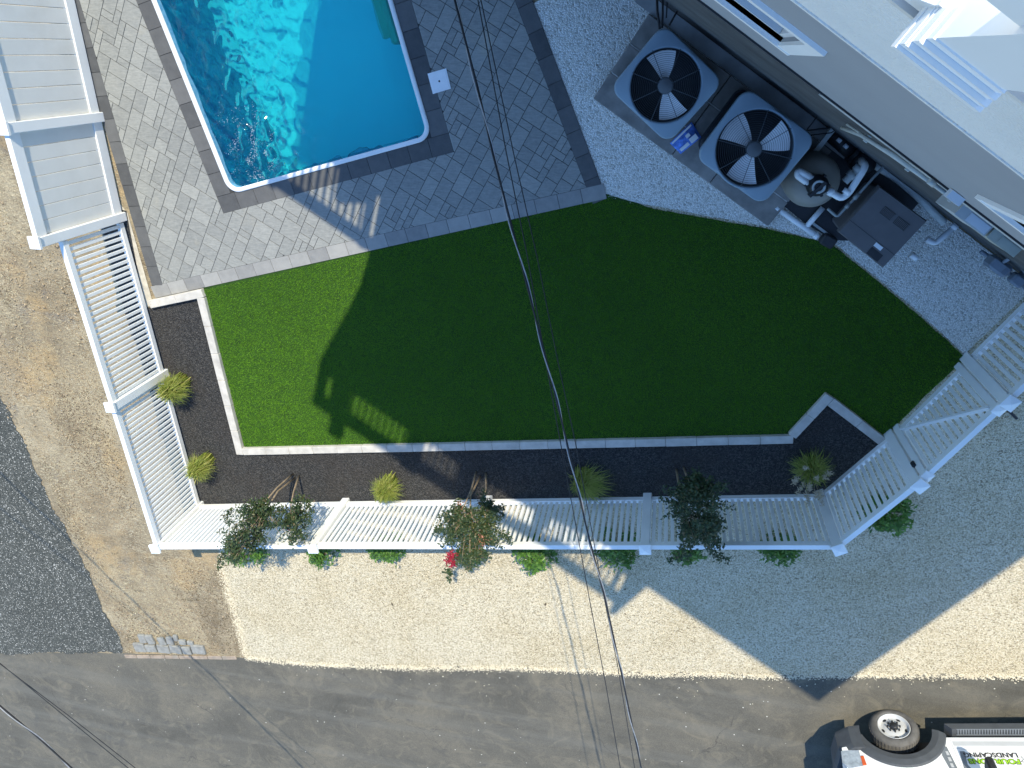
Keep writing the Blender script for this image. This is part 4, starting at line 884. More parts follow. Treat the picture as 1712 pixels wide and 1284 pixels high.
pipe_thing('gas_pipe', 'thin grey pipe crossing between the filter and the charcoal heater', 'pipe', [([(1492, 262), (1437, 323), (1400, 363), (1384, 349)], 0.50, 0.016), ([(1428, 333), (1436, 324)], 0.50, 0.026), ([(1414, 348), (1420, 341)], 0.50, 0.024), ([(1492, 262), (1500, 258)], [0.50, 0.45], 0.02)], M['conduit'])
mb = MB(); mb.tube([at_n(x, y, WN + 0.03) for x, y in ((1408, 214), (1440, 226), (1490, 258), (1562, 309), (1606, 342))], 0.014, 10); mb.tube([at_n(x, y, WN + 0.035) for x, y in ((1553, 302), (1562, 309))], 0.019, 10)
mb.tube([at_n(x, y, WN + 0.02) for x, y in ((1416, 208), (1500, 262))], 0.008, 8)
for x, y in ((1450, 232), (1520, 280), (1590, 331)): p = at_n(x, y, WN + 0.02); mb.box((p.x, p.y, p.z), (0.03, 0.05, 0.03), math.atan2(U2.y, U2.x), 0.003)
tag(mb.build('wall_conduit', M['conduit']), 'long grey conduit fixed along the concrete wall under the siding', 'conduit')
mb = MB(); p, q = at_n(1585, 322, WN + .03), at_n(1606, 338, WN + .03); mb.bar(p, q, 0.05, 0.05); tag(mb.build('conduit_fitting', M['boxblue']), 'pale fitting joining the wall conduit to the blue-grey junction box', 'fitting')
pipe_thing('bent_hose', 'pale bent hose looping behind the heater on the gravel', 'hose', [([(1527, 300), (1540, 318), (1546, 338), (1541, 344)], 0.14, 0.022)], M['oldpvc'])
pipe_thing('power_whip', 'thick black power cable hanging down to the upper left condenser', 'cable', [([(1098, -14), (1099, 20), (1103, 48)], [0.9, 0.95, 1.0], 0.013), ([(1108, -14), (1108, 25), (1107, 46)], [0.9, 0.93, 0.98], 0.010), ([(1146, -12), (1136, 12), (1119, 42)], [0.5, 0.6, 0.75], 0.010), ([(1116, -14), (1114, 30)], [0.9, 0.93], 0.007)], M['cable'])
pipe_thing('control_cable', 'thin black cable looping from the wall to the larger condenser', 'cable', [([(1350, 216), (1372, 187), (1402, 184), (1424, 196)], [0.5, 0.6, 0.5, 0.3], 0.006), ([(1348, 219), (1385, 214), (1424, 194)], [0.6, 0.55, 0.3], 0.010), ([(1356, 226), (1390, 222), (1420, 200)], [0.4, 0.4, 0.3], 0.006)], M['cable'])
mb = MB(); mb.bar(at(1403, 203, 0.30), at(1338, 285, 0.30), 0.055, 0.03); mb.bar(at(1401, 201, 0.32), at(1336, 283, 0.32), 0.012, 0.035); tag(mb.build('white_strip', M['oldpvc']), 'long pale plastic strip leaning between the condenser and filter tank', 'strip')
mb = MB(); c_ = at(1384, 402, 0.09); mb.box(c_, (0.17, 0.14, 0.14), ua + R(6), 0.02); tag(mb.build('control_box', M['black']), 'small black box on the gravel in front of the charcoal heater', 'box')
mb = MB(); mb.bar(at(1352, 368, 0.07), at(1398, 402, 0.07), 0.03, 0.03); tag(mb.build('pad_edge', M['conduit']), 'thin grey strip along the front edge of the black equipment pad', 'strip')
# boxes on the wall foot
def wbox(name, label, a, b, hgt, nf, mats):
    """box hung on the concrete wall: a and b are the picture points of its upper back edge"""
    p, q = at_n(*a, WN + 0.001), at_n(*b, WN + 0.001); z = (p.z + q.z) / 2; ua_, ub_ = p.dot(U2), q.dot(U2)
    t = thing(name, uv((ua_ + ub_) / 2, WN, z - hgt), label, 'box')
    mb = MB(); ub(mb, ua_, ub_, nf, WN - 0.010, z - hgt, z); mb.build('body', mats[0], t)
    mb = MB(); ub(mb, ua_ - .006, ub_ + .006, nf + .006, WN - 0.009, z + .0005, z + .008); l = mb.build('lid', mats[1], t)
    mb = MB(); ub(mb, ua_ + (ub_ - ua_) * .3, ub_ - .006, nf - .004, WN + 0.004, z + .0085, z + .012); mb.build('cover_plate', mats[2], l)
wbox('junction_box', 'pale blue-grey junction box on the wall below the siding, left of the greenish one', (1607, 342), (1662, 382), 0.42, -0.238, (M['boxgrey'], M['boxgrey'], M['boxblue']))
wbox('junction_box', 'greenish grey junction box on the wall nearest the right picture edge', (1664, 384), (1706, 416), 0.38, -0.243, (M['boxgreen'], M['boxgreen'], M['boxgreen']))
mt = thing('gas_meter', at(1668, 446, 0.6), 'dark grey meter with pipes on the gravel at the right picture edge', 'meter')
mb = MB(); mb.box(at(1668, 444, 0.70), (0.22, 0.14, 0.24), ua, 0.03); mb.box(at(1668, 444, 0.84), (0.16, 0.10, 0.04), ua, 0.012); mb.build('body', M['meter'], mt)
mb = MB()
for pts, z, r in (([(1640, 420), (1662, 436), (1690, 460), (1716, 482)], 0.55, 0.022), ([(1690, 427), (1708, 444), (1724, 464)], 0.75, 0.028), ([(1678, 438), (1692, 430)], [0.85, 0.92], 0.02), ([(1694, 470), (1716, 452)], 0.55, 0.03), ([(1690, 460), (1691, 461)], [0.55, 0.0], 0.022), ([(1662, 436), (1663, 437)], [0.55, 0.0], 0.022)):
    q = tube_px(pts, z, r); o = len(mb.v); mb.v += q.v; mb.f += [[i + o for i in f] for f in q.f]; mb.sm += q.sm; mb.mi += q.mi
mb.build('pipe', M['meter'], mt)
mb = MB(); mb.box(at(1700, 468, 0.6), (0.15, 0.12, 0.12), ua, 0.02); mb.build('regulator', M['meter'], mt)
# printed bag between the condensers
bgm = thing('printed_bag', at(1146, 233, 0.14), 'blue and white printed bag lying between the two condensers', 'bag')
q = px([(1120, 240), (1156, 204), (1173, 230), (1138, 258)], 0.17)
mb = MB(); vs = []; n_ = 7
for i in range(n_):
    for j in range(n_):
        p = q[0].lerp(q[1], i / 6).lerp(q[3].lerp(q[2], i / 6), j / 6); e = 1 - max(abs(i - 3), abs(j - 3)) / 3.0; vs.append((p.x, p.y, 0.142 + 0.045 * e ** .5 + 0.006 * math.sin(i * 2.1 + j * 1.3)))
mb.add(vs, [[i * n_ + j, (i + 1) * n_ + j, (i + 1) * n_ + j + 1, i * n_ + j + 1] for i in range(6) for j in range(6)], True); mb.build('sleeve', M['bag'], bgm)
mb = MB()
for s0, s1, t0, t1 in ((0.06, 0.94, 0.04, 0.14), (0.1, 0.5, 0.68, 0.88), (0.58, 0.9, 0.6, 0.9), (0.55, 0.72, 0.30, 0.5)):
    mb.prism([tup(q[0].lerp(q[1], s).lerp(q[3].lerp(q[2], s), t)) for s, t in ((s0, t0), (s1, t0), (s1, t1), (s0, t1))], 0.186, 0.194)
mb.build('printed_panel', M['label'], bgm)

# ------------------------------------------------------------------ plants
def leaves(name, C, mat, parent, size=(0.05, 0.022), down=0.2, seed=0, tone=None, upbias=0.55):
    """pointed leaf faces (two folded quads) at the points C"""
    g = np.random.default_rng(seed); n = len(C); a = g.uniform(0, 6.28, n); el = g.normal(-down, 0.45, n); L = size[0] * g.uniform(0.6, 1.25, n); W = size[1] * g.uniform(0.7, 1.2, n)
    d = np.stack([np.cos(a) * np.cos(el), np.sin(a) * np.cos(el), np.sin(el)], -1)
    s = np.stack([-np.sin(a), np.cos(a), g.normal(0, 0.35, n)], -1); s /= np.linalg.norm(s, axis=1)[:, None]
    up = np.cross(d, s)
    P = np.empty((n, 6, 3)); b = C
    P[:, 0] = b; P[:, 1] = b + d * (L * .45)[:, None] + s * W[:, None] / 2 + up * (W * .18)[:, None]; P[:, 2] = b + d * L[:, None] - up * (L * .08)[:, None]
    P[:, 3] = b + d * (L * .45)[:, None] - s * W[:, None] / 2 + up * (W * .18)[:, None]; P[:, 4] = b + d * (L * .5)[:, None]; P[:, 5] = P[:, 4]
    Fq = np.array([(0, 1, 2, 4), (0, 4, 2, 3)]); Fc = (Fq[None] + (np.arange(n) * 6)[:, None, None]).reshape(-1, 4)
    t = g.uniform(0, 1, n) if tone is None else tone; return fast_mesh(name, P.reshape(-1, 3), Fc, mat, parent, np.repeat(t, 2))
def clump(base, rad, hgt, n, seed, mat, label, lean=(0, 0), plume=0, drop=1.0):
    g = np.random.default_rng(seed); t = thing('ornamental_grass', base, label, 'grass', 'ornamental grass clumps in the mulch bed')
    a = g.uniform(0, 6.28, n); R_ = rad * np.sqrt(g.uniform(0.05, 1.0, n)) * g.uniform(0.85, 1.25, n); h = hgt * g.uniform(0.55, 1.05, n) * (1 - 0.35 * (R_ / rad) ** 2); w_ = 0.0055 * g.uniform(0.7, 1.3, n)
    S = 6; P = np.empty((n, S, 2, 3)); bx = base.x + g.normal(0, rad * .17, n); by = base.y + g.normal(0, rad * .17, n)
    for i in range(S):
        f = i / (S - 1); x = bx + (np.cos(a) + lean[0]) * R_ * f ** 1.6; y = by + (np.sin(a) + lean[1]) * R_ * f ** 1.6
        z = h * (1 - (1 - f) ** 2.0) - drop * 0.34 * h * f ** 4 + 0.01; ww = w_ * (1 - f ** 2 * 0.93)
        P[:, i, 0] = np.stack([x - np.sin(a) * ww, y + np.cos(a) * ww, z], -1); P[:, i, 1] = np.stack([x + np.sin(a) * ww, y - np.cos(a) * ww, z], -1)
    k_ = np.arange(n) * S * 2; fs = []
    for i in range(S - 1): fs.append(np.stack([k_ + 2 * i, k_ + 2 * i + 1, k_ + 2 * i + 3, k_ + 2 * i + 2], -1))
    fast_mesh('blades', P.reshape(-1, 3), np.concatenate(fs), mat, t, np.tile(np.clip(g.normal(0.5, 0.25, n), 0, 1), S - 1))
    if plume:
        mb = MB(); C = []
        for i in range(plume):
            th_ = g.uniform(0, 6.28); rr = rad * g.uniform(0.35, 1.15); top = Vector((base.x + rr * math.cos(th_), base.y + rr * math.sin(th_), hgt * g.uniform(1.0, 1.35)))
            mb.tube([base + Vector((0, 0, .05)), base.lerp(top, .5) + Vector((0, 0, .1)), top], [.0025, .002, .0015], 4)
            for j in range(46): f = g.uniform(0.78, 1.02); C.append(base.lerp(top, f) + Vector(tuple(g.normal(0, .008, 3))) + Vector((0, 0, .1 * (1 - f) * 2)))
        s_ = mb.build('plume_stalk', M['plume'], t); leaves('plume', np.array([tuple(c) for c in C]), M['plume'], t, (0.042, 0.010), 0.1, seed)
    return t
clump(at(309, 634, 0), 0.24, 0.72, 1000, 1, M['ograss'], 'yellow-green grass clump against the left fence post, nearest the patio', (-.05, -.25))
clump(at(350, 764, 0), 0.22, 0.70, 950, 2, M['ograss'], 'yellow-green grass clump near the sharp left corner of the fences', (-.05, -.25))
clump(at(655, 800, 0), 0.23, 0.66, 950, 3, M['ograss'], 'bright yellow-green grass clump between two crape myrtles, in full sun', (0, -.25))
clump(at(975, 790, 0), 0.29, 0.55, 800, 4, M['ograss'], 'shaded grass clump under the wires, leaning to the right', (.55, -.25))
clump(at(1352, 770, 0), 0.26, 0.55, 700, 5, M['ograss'], 'dark shaded grass clump with pale plumes near the gate', (0, 0), 16)
def crape(base, stems, lumps, n, seed, label, bloom=None, pale=None, wisps=()):
    g = np.random.default_rng(seed); t = thing('crape_myrtle', base, label, 'tree', 'crape myrtles along the front fence')
    C = []; tips = []
    for (c, r, k_) in lumps:
        # a lump is many small twigs of leaves, so gaps stay between them
        nt_ = int(52 * k_)
        for i in range(nt_):
            v = g.normal(0, 1, 3); v /= np.linalg.norm(v); q = np.array(c) + v * np.array(r) * (g.uniform(0.25, 1.0) ** 0.6); tips.append(q)
            m_ = int(n * k_ / nt_ * g.uniform(0.6, 1.4)); out_ = v * np.array((1, 1, .5)); f = g.uniform(-0.5, 0.5, m_)
            C.append(q + out_ * f[:, None] * 0.20 + g.normal(0, 0.026, (m_, 3)))
    for a, b in wisps:
        f = g.uniform(0, 1, 90); C.append(np.array(a) + (np.array(b) - np.array(a)) * f[:, None] + g.normal(0, 0.03, (90, 3)))
    tone_ = None; C = np.vstack(C); leaves('crown', C, M['crape'], t, (0.052, 0.026), 0.15, seed)
    for s0, s1 in stems:
        s0, s1 = Vector(s0), Vector(s1); mid_ = s0.lerp(s1, .5) + Vector((g.normal(0, .025), g.normal(0, .025), 0.02)); mb = MB(); mb.tube([s0, s0.lerp(mid_, .6), mid_, s1], [.017, .015, .013, .009], 7); mb.build('trunk', M['bark'], t)
    mb = MB(); T_ = [Vector(tuple(q)) for q in tips]; S_ = [Vector(s[1]) for s in stems]
    for q in T_[::2]:
        s = min(S_, key=lambda k2: (k2 - q).length); mb.tube([s, s.lerp(q, .55) + Vector((0, 0, .04)), q], [.006, .004, .002], 4, False)
    mb.build('twig', M['bark'], t)
    for i_, bl in enumerate(bloom or []): leaves('flower_cluster', np.array([tuple(c) for c in bl]), M['bloom'], t, (0.035, 0.028), 0.0, seed + 1 + i_)
    for i_, bl in enumerate(pale or []): leaves('faded_cluster', np.array([tuple(c) for c in bl]), M['paleb'], t, (0.03, 0.02), 0.0, seed + 7 + i_)
    return t
def st(p, q, z): return (tuple(at(*p, 0.01)), tuple(at(*q, z)))
def blob(p, z, n, s, seed):
    g = np.random.default_rng(seed); c = at(*p, z); return [c + Vector((g.normal(0, s), g.normal(0, s), g.normal(0, s))) for _ in range(n)]
crape(at(494, 795), [st((490, 792), (438, 845), 1.15), st((493, 799), (446, 850), 1.20), st((500, 795), (486, 846), 0.95)],
      [(tuple(at(412, 882, 1.50)), (0.34, 0.30, 0.36), 1.3), (tuple(at(400, 915, 1.65)), (0.22, 0.18, 0.28), 0.55), (tuple(at(488, 872, 1.30)), (0.27, 0.28, 0.34), 1.05), (tuple(at(430, 850, 1.30)), (0.24, 0.12, 0.2), 0.45)], 1750, 21,
      'crape myrtle nearest the left fence corner, two leafy heads over the sunny fence', None, [blob((478, 880), 1.3, 26, .03, 4)], ((tuple(at(375, 865, 1.4)), tuple(at(398, 850, 1.3))), (tuple(at(372, 925, 1.7)), tuple(at(366, 950, 1.6))), (tuple(at(500, 830, 1.0)), tuple(at(520, 848, 1.1)))))
crape(at(801, 793), [st((796, 789), (776, 846), 1.10), st((803, 797), (786, 850), 1.15), st((812, 791), (806, 842), 1.05)],
      [(tuple(at(766, 880, 1.45)), (0.24, 0.26, 0.34), 1.0), (tuple(at(812, 862, 1.25)), (0.19, 0.24, 0.34), 0.85), (tuple(at(785, 925, 1.60)), (0.22, 0.16, 0.24), 0.6), (tuple(at(808, 905, 1.50)), (0.22, 0.16, 0.22), 0.5)], 1650, 31,
      'crape myrtle half in sun half in shade with red flower clusters', [blob((756, 930), 1.65, 120, .035, 5) + blob((758, 942), 1.68, 70, .028, 6) + blob((749, 938), 1.66, 40, .028, 9)], [blob((770, 847), 1.25, 60, .04, 7), blob((806, 905), 1.55, 50, .045, 8)], ((tuple(at(748, 950, 1.7)), tuple(at(752, 968, 1.72))), (tuple(at(830, 885, 1.4)), tuple(at(855, 905, 1.45))), (tuple(at(738, 880, 1.4)), tuple(at(728, 890, 1.4)))))
crape(at(1138, 783), [st((1131, 785), (1140, 838), 1.0), st((1143, 782), (1152, 828), 0.95)],
      [(tuple(at(1164, 850, 1.35)), (0.40, 0.30, 0.36), 1.7), (tuple(at(1172, 895, 1.50)), (0.30, 0.20, 0.30), 0.8), (tuple(at(1160, 815, 1.15)), (0.18, 0.13, 0.2), 0.4)], 1750, 41,
      'dark shaded crape myrtle standing right of the overhead wires', None, None, ((tuple(at(1190, 925, 1.6)), tuple(at(1218, 938, 1.62))), (tuple(at(1160, 790, 1.0)), tuple(at(1172, 800, 1.1))), (tuple(at(1195, 820, 1.2)), tuple(at(1212, 812, 1.2))), (tuple(at(1120, 935, 1.55)), tuple(at(1150, 928, 1.55)))))
def shrub(c, r, h, n, seed, label):
    g = np.random.default_rng(seed); t = thing('shrub', Vector((c.x, c.y, 0)), label, 'shrub', 'low leafy shrubs outside the front fence'); C = []
    for i in range(30):
        v = g.normal(0, 1, 3); v[2] = abs(v[2]); v /= np.linalg.norm(v); q = np.array((c.x, c.y, 0.06)) + v * np.array((r, r * .8, h)) * g.uniform(.35, 1) ** .6
        C.append(q + g.normal(0, .04, (n // 30, 3)))
    leaves('foliage', np.vstack(C), M['shrubleaf'], t, (0.085, 0.035), -0.15, seed)
    mb = MB()
    for i in range(7): a = i * .9; mb.tube([Vector((c.x, c.y, 0.0)), Vector((c.x + r * .5 * math.cos(a), c.y + r * .5 * math.sin(a), h * .7))], [.008, .004], 5)
    mb.build('stem', M['twig'], t)
for x, y, r, h, n, lab in ((408, 920, .34, .42, 900, 'leafy green shrub under the first crape myrtle at the sandy soil edge'), (537, 922, .24, .38, 700, 'small shrub behind a white fence post cap, between two sunny shrubs'), (647, 918, .33, .36, 900, 'sunny shrub on cream gravel below the bright yellow-green grass clump'),
                           (785, 918, .28, .4, 700, 'shrub hidden below the red-flowered crape myrtle'), (893, 926, .33, .42, 1000, 'bright light-green sunlit shrub just left of the wires'), (1032, 918, .34, .40, 900, 'half-shaded shrub just right of the wires outside the fence'),
                           (1152, 918, .28, .36, 800, 'shaded shrub below the dark crape myrtle'), (1302, 918, .26, .36, 800, 'shaded shrub alone outside the fence near its front right corner'), (1483, 862, .30, .42, 900, 'shaded shrub outside the short slanting fence near the gate')):
    shrub(at(x, y, 0.20), r, h, n, int(x), lab)

# ------------------------------------------------------------------ overhead wires
def wire(name, label, pts, z, r, mat, extra=None, sag=0.0):
    zs = z if isinstance(z, (list, tuple)) else [z] * len(pts); P = [at(x, y, zz) for (x, y), zz in zip(pts, zs)]
    P = [P[0] + (P[0] - P[1]).normalized() * 5] + P + [P[-1] + (P[-1] - P[-2]).normalized() * 8]
    mb = MB(); mb.tube(P, r, 6); o = mb.build(name, mat); tag(o, label, 'wire', 'overhead wires')
    if extra:
        mb = MB(); Q = []; 
        for i in range(len(P) - 1):
            for j in range(60): Q.append(P[i].lerp(P[i + 1], j / 60))
        acc = 0; V_ = []
        for i, p in enumerate(Q):
            if i: acc += (p - Q[i - 1]).length
            d = (Q[min(i + 1, len(Q) - 1)] - Q[max(i - 1, 0)]).normalized(); s = Vector((d.y, -d.x, 0)).normalized(); a = acc * 2 * math.pi / 1.1
            V_.append(p + s * math.cos(a) * (r + .006) + Vector((0, 0, 1)) * math.sin(a) * (r + .006))
        mb.tube(V_, r * .7, 5); mb.build('bare_strand', extra, o)
wire('overhead_wire', 'thickest twisted wire crossing the middle of the picture from pool to road', [(760, 0), (798, 144), (824, 258), (869, 430), (912, 596), (948, 740), (980, 880), (1015, 1015), (1044, 1150), (1072, 1284)], 3.4, 0.0085, M['cable'], M['alcable'])
wire('overhead_wire', 'thin wire that crosses the thick one and ends left of it at the road', [(799, 0), (847, 258), (882, 430), (911, 596), (937, 740), (963, 880), (988, 1015), (1012, 1140), (1037, 1284)], 3.1, 0.0048, M['cable'])
wire('overhead_wire', 'thin wire keeping close to the right of the thick wire', [(804, 0), (859, 258), (898, 430), (931, 596), (962, 740), (988, 880), (1010, 1000), (1033, 1115), (1061, 1284)], 2.5, 0.0048, M['cable'])
wire('overhead_wire', 'thick wire across the bottom left corner over the asphalt', [(-60, 1128), (0, 1180), (60, 1230), (120, 1284)], 4.3, 0.009, M['cable'], M['alcable'])
wire('overhead_wire', 'upper wire of the close pair crossing the road at bottom left', [(-60, 1066), (0, 1110), (110, 1193), (226, 1284)], 3.7, 0.005, M['cable'])
wire('overhead_wire', 'lower wire of the close pair crossing the road at bottom left', [(-60, 1064), (0, 1109), (104, 1194), (214, 1284)], 3.6, 0.005, M['cable'])

# ------------------------------------------------------------------ cobbles and bricks at the road edge
def cz(x, y): return at(200 + x / 6.585, 1020 + y / 6.585)
cob = [((222, 258, 297, 345), 'first cobble of the upper row, at its left end'), ((306, 264, 384, 356), 'second cobble of the upper row by the road edge, pale and square'), ((440, 288, 516, 366), 'cobble in the middle of the upper row, after the gap'),
       ((526, 286, 600, 364), 'cobble of the upper row lying under the wire shadow'), ((604, 262, 650, 322), 'small split cobble sticking up at the top of the heap'), ((668, 312, 742, 362), 'loose tilted cobble near the right end of the upper row'), ((756, 330, 820, 372), 'half buried cobble at the right end of the upper row'),
       ((172, 352, 292, 440), 'first cobble of the lower row, at its left end'), ((300, 370, 416, 440), 'pinkish pale cobble second in the lower row'), ((428, 374, 560, 456), 'wide cobble in the middle of the lower row'), ((566, 378, 690, 458), 'wide cobble of the lower row under the wire shadow'), ((704, 388, 796, 466), 'cobble of the lower row next to the dark bluish end stone'), ((802, 376, 946, 466), 'large bluish grey cobble at the right end of the lower row')]
for i, (b, lab) in enumerate(cob):
    q = [cz(b[0], b[1]), cz(b[2], b[1]), cz(b[2], b[3]), cz(b[0], b[3])]; c = sum(q, Vector()) / 4
    mb = MB(); mb.box((c.x, c.y, 0.022 + 0.006 * (i % 3)), ((q[1] - q[0]).length * .96, (q[3] - q[0]).length * .96, 0.06), R(8 + rnd.uniform(-9, 9)), 0.016)
    tag(mb.build('cobblestone', M['cobble']), lab, 'cobble', 'cobblestones at the road edge')
xs = [60, 192, 343, 502, 657, 800, 972, 1130, 1290]; wd_ = ['first', 'second', 'third', 'fourth', 'fifth', 'sixth', 'seventh', 'eighth']
for i in range(8):
    p, q = cz(xs[i] + 4, 506 + i * 2), cz(xs[i + 1] - 4, 508 + i * 2); c = (p + q) / 2
    mb = MB(); mb.box((c.x, c.y, 0.006), ((q - p).length, 0.085, 0.028), math.atan2((q - p).y, (q - p).x) + R(rnd.uniform(-1.5, 1.5)), 0.008)
    tag(mb.build('edge_brick', M['brick']), wd_[i] + ' worn brick from the left in the row along the asphalt edge', 'brick', 'bricks along the asphalt edge')
lf = [((656, 1010), 'dead leaf on cream gravel left of centre'), ((773, 1012), 'small dead leaf on gravel right of the leftmost leaf'), ((912, 1010), 'dark dead leaf on gravel between the wire shadows'), ((1046, 1026), 'small dead leaf on gravel just right of the wires'), ((1045, 985), 'tiny dead leaf on gravel by the tip of the railing shadow'), ((818, 998), 'thin twig-like dead leaf on gravel below the light-green shrub')]
for i, ((x, y), lab) in enumerate(lf):
    p = at(x, y, 0.016); a = i * 1.3 + 1.9; d = Vector((math.cos(a), math.sin(a), 0)); s = Vector((-d.y, d.x, 0)); L = 0.05 if i in (0, 2) else 0.03
    mb = MB(); mb.add([p - d * L, p - s * L * .35 + Vector((0, 0, .012)), p + d * L, p + s * L * .35 + Vector((0, 0, .012)), p + Vector((0, 0, .004))], [[0, 1, 4], [1, 2, 4], [2, 3, 4], [3, 0, 4]]); tag(mb.build('fallen_leaf', M['leaf']), lab, 'leaf', 'dead leaves on the gravel')

# ------------------------------------------------------------------ truck on the road
TO = at(1497, 1184); TA = R(14); TD = Vector((math.cos(TA), math.sin(TA), 0)); TN = Vector((-math.sin(TA), math.cos(TA), 0))
def T3(x, y, z): p = TO + TD * x + TN * y; return Vector((p.x, p.y, z))
tk = thing('pickup_truck', T3(1.6, -0.9, 0), 'white pickup truck with lime and black door lettering on the asphalt at lower right', 'truck')
def side(mb, pts, y0, y1):
    k_ = len(pts); vs = [T3(x, y0, z) for x, z in pts] + [T3(x, y1, z) for x, z in pts]
    return mb.add(vs, [list(range(k_)), list(range(k_, 2 * k_))[::-1]] + [[i, (i + 1) % k_, k_ + (i + 1) % k_, k_ + i] for i in range(k_)])
WX, WZ, WR = -0.11, 0.335, 0.345; RX = 3.35; YS = -0.03; TW = -1.86
def arc(cx, r, t0, t1, n=18): return [(cx + r * math.cos(R(t0 + (t1 - t0) * i / n)), WZ + r * math.sin(R(t0 + (t1 - t0) * i / n))) for i in range(n + 1)]
prof = [(-0.93, 0.70), (-0.96, 0.95), (-0.90, 1.10), (-0.72, 1.20), (0.35, 1.29), (4.62, 1.27), (4.66, 0.55)] + arc(RX, 0.50, 26, 154) + [(2.86, 0.52), (0.48, 0.52)] + arc(WX, 0.535, 22, 148)
mb = MB(); side(mb, prof, YS, TW); body = mb.build('body', M['paint'], tk)
mb = MB(); side(mb, [(-0.85, 0.40), (-0.85, 0.68), (4.5, 0.68), (4.5, 0.40)], -0.38, TW + 0.36); mb.build('chassis', M['black'], tk)
mb = MB(); side(mb, arc(WX, 0.53, 5, 170) + [(WX - .5, 0.36)], -0.33, -0.36); side(mb, arc(WX, 0.53, 5, 170), -0.30, -0.36); mb.build('wheel_well', M['black'], tk)
for cx in (WX, RX):
    mb = MB(); o_, i_ = arc(cx, 0.70, 12, 158, 26), arc(cx, 0.515, 8, 162, 26); m_ = arc(cx, 0.60, 10, 160, 26); n = len(o_)
    L = [[T3(x, YS - 0.002, z) for x, z in o_], [T3(x, YS + 0.035, z) for x, z in arc(cx, 0.685, 12, 158, 26)], [T3(x, YS + 0.055, z) for x, z in m_], [T3(x, YS + 0.045, z) for x, z in i_], [T3(x, YS - 0.10, z) for x, z in i_]]
    mb.add(sum(L, []), [[r * n + i, r * n + i + 1, (r + 1) * n + i + 1, (r + 1) * n + i] for r in range(4) for i in range(n - 1)]); mb.build('fender_flare', M['flare'], tk)
def wheel(cx, yf):
    s = 1 if yf > -0.9 else -1; c = T3(cx, yf, WZ); ax = TN * s
    mb = MB(); mb.lathe(c, [(0.222, -0.03), (0.236, 0.005), (0.26, 0.012), (0.30, 0.004), (0.328, -0.018), (0.343, -0.045), (0.346, -0.13), (0.343, -0.20), (0.32, -0.24), (0.22, -0.25)], 48, ax)
    for i in range(44):
        a = 2 * math.pi * i / 44
        for y_ in (-0.075, -0.165): 
            p = T3(cx + 0.346 * math.cos(a), yf + s * y_, WZ + 0.346 * math.sin(a)); mb.bar(p - TN * 0.035, p + TN * 0.035, 0.020, 0.008, Vector((TD * math.cos(a) + Vector((0, 0, 1)) * math.sin(a))))
    w_ = mb.build('wheel', M['rubber'], tk)
    mb = MB(); mb.lathe(c, [(0.232, -0.006), (0.226, 0.008), (0.214, -0.006), (0.204, -0.040), (0.170, -0.052), (0.140, -0.036), (0.112, -0.026), (0.06, -0.026), (0.0, -0.026)], 48, ax); r_m = mb.build('rim', M['steel'], w_)
    mb = MB()
    for i in range(5):
        a = 2 * math.pi * (i + .25) / 5; q = [T3(cx + 0.168 * math.cos(a) + (0.030 * math.cos(t)) * math.sin(a) + 0.017 * math.sin(t) * math.cos(a), yf + s * -0.0475, WZ + 0.168 * math.sin(a) - 0.030 * math.cos(t) * math.cos(a) + 0.017 * math.sin(t) * math.sin(a)) for t in np.linspace(0, 6.283, 13)[:-1]]
        mb.add(q + [p + ax * 0.008 for p in q], [list(range(12, 24)), list(range(12))[::-1]] + [[i2, (i2 + 1) % 12, 12 + (i2 + 1) % 12, 12 + i2] for i2 in range(12)])
    mb.build('rim_hole', M['black'], r_m) if False else mb.build('hand_hole', M['black'], w_)
    mb = MB(); mb.lathe(c, [(0.060, -0.032), (0.058, 0.02), (0.048, 0.032), (0.0, 0.034)], 20, ax)
    for i in range(8): a = 2 * math.pi * i / 8; p = T3(cx + 0.088 * math.cos(a), yf + s * -0.012, WZ + 0.088 * math.sin(a)); mb.lathe(p, [(0.013, -0.02), (0.013, 0.022), (0.0, 0.026)], 6, ax, False)
    mb.build('hub_and_lugs', M['black'], w_)
for cx in (WX, RX): wheel(cx, 0.0); wheel(cx, TW + 0.03)
mb = MB(); q = [(-0.62, 0.05), (-0.78, 0.03), (-0.98, -0.10), (-1.06, -0.40), (-1.06, TW + 0.40), (-0.98, TW + 0.10), (-0.78, TW - 0.03), (-0.62, TW - 0.05)]; n = len(q)
L = [[T3(x * .98, y * 0.98 + 0.0, z) for x, y in q] for z in (0.36,)] + [[T3(x, y, z) for x, y in q] for z in (0.40, 0.66)] + [[T3(x * .97, y, 0.745) for x, y in q]]
mb.add(sum(L, []), [[r * n + i, r * n + (i + 1) % n, (r + 1) * n + (i + 1) % n, (r + 1) * n + i] for r in range(3) for i in range(n)] + [list(range(3 * n, 4 * n)), list(range(n))[::-1]]); mb.build('bumper', M['flare'], tk)
hl = MB(); side(hl, [(-0.70, 0.755), (-0.955, 0.77), (-0.975, 0.97), (-0.90, 1.06), (-0.70, 1.02)], YS + 0.012, YS - 0.30); ho = hl.build('headlight', M['lens'], tk)
hl = MB(); side(hl, [(-0.70, 0.86), (-0.655, 0.85), (-0.645, 1.0), (-0.70, 1.01)], YS + 0.016, YS - 0.02); hl.build('marker_light', M['orange'], ho)
hl = MB(); side(hl, [(-0.70, 0.755), (-0.955, 0.77), (-0.975, 0.97), (-0.90, 1.06), (-0.70, 1.02)], TW - 0.012, TW + 0.30); hl.build('headlight', M['lens'], tk)
mb = MB(); side(mb, [(-0.985, 0.78), (-0.99, 1.02), (-0.95, 1.05), (-0.94, 0.78)], -0.36, TW + 0.36)
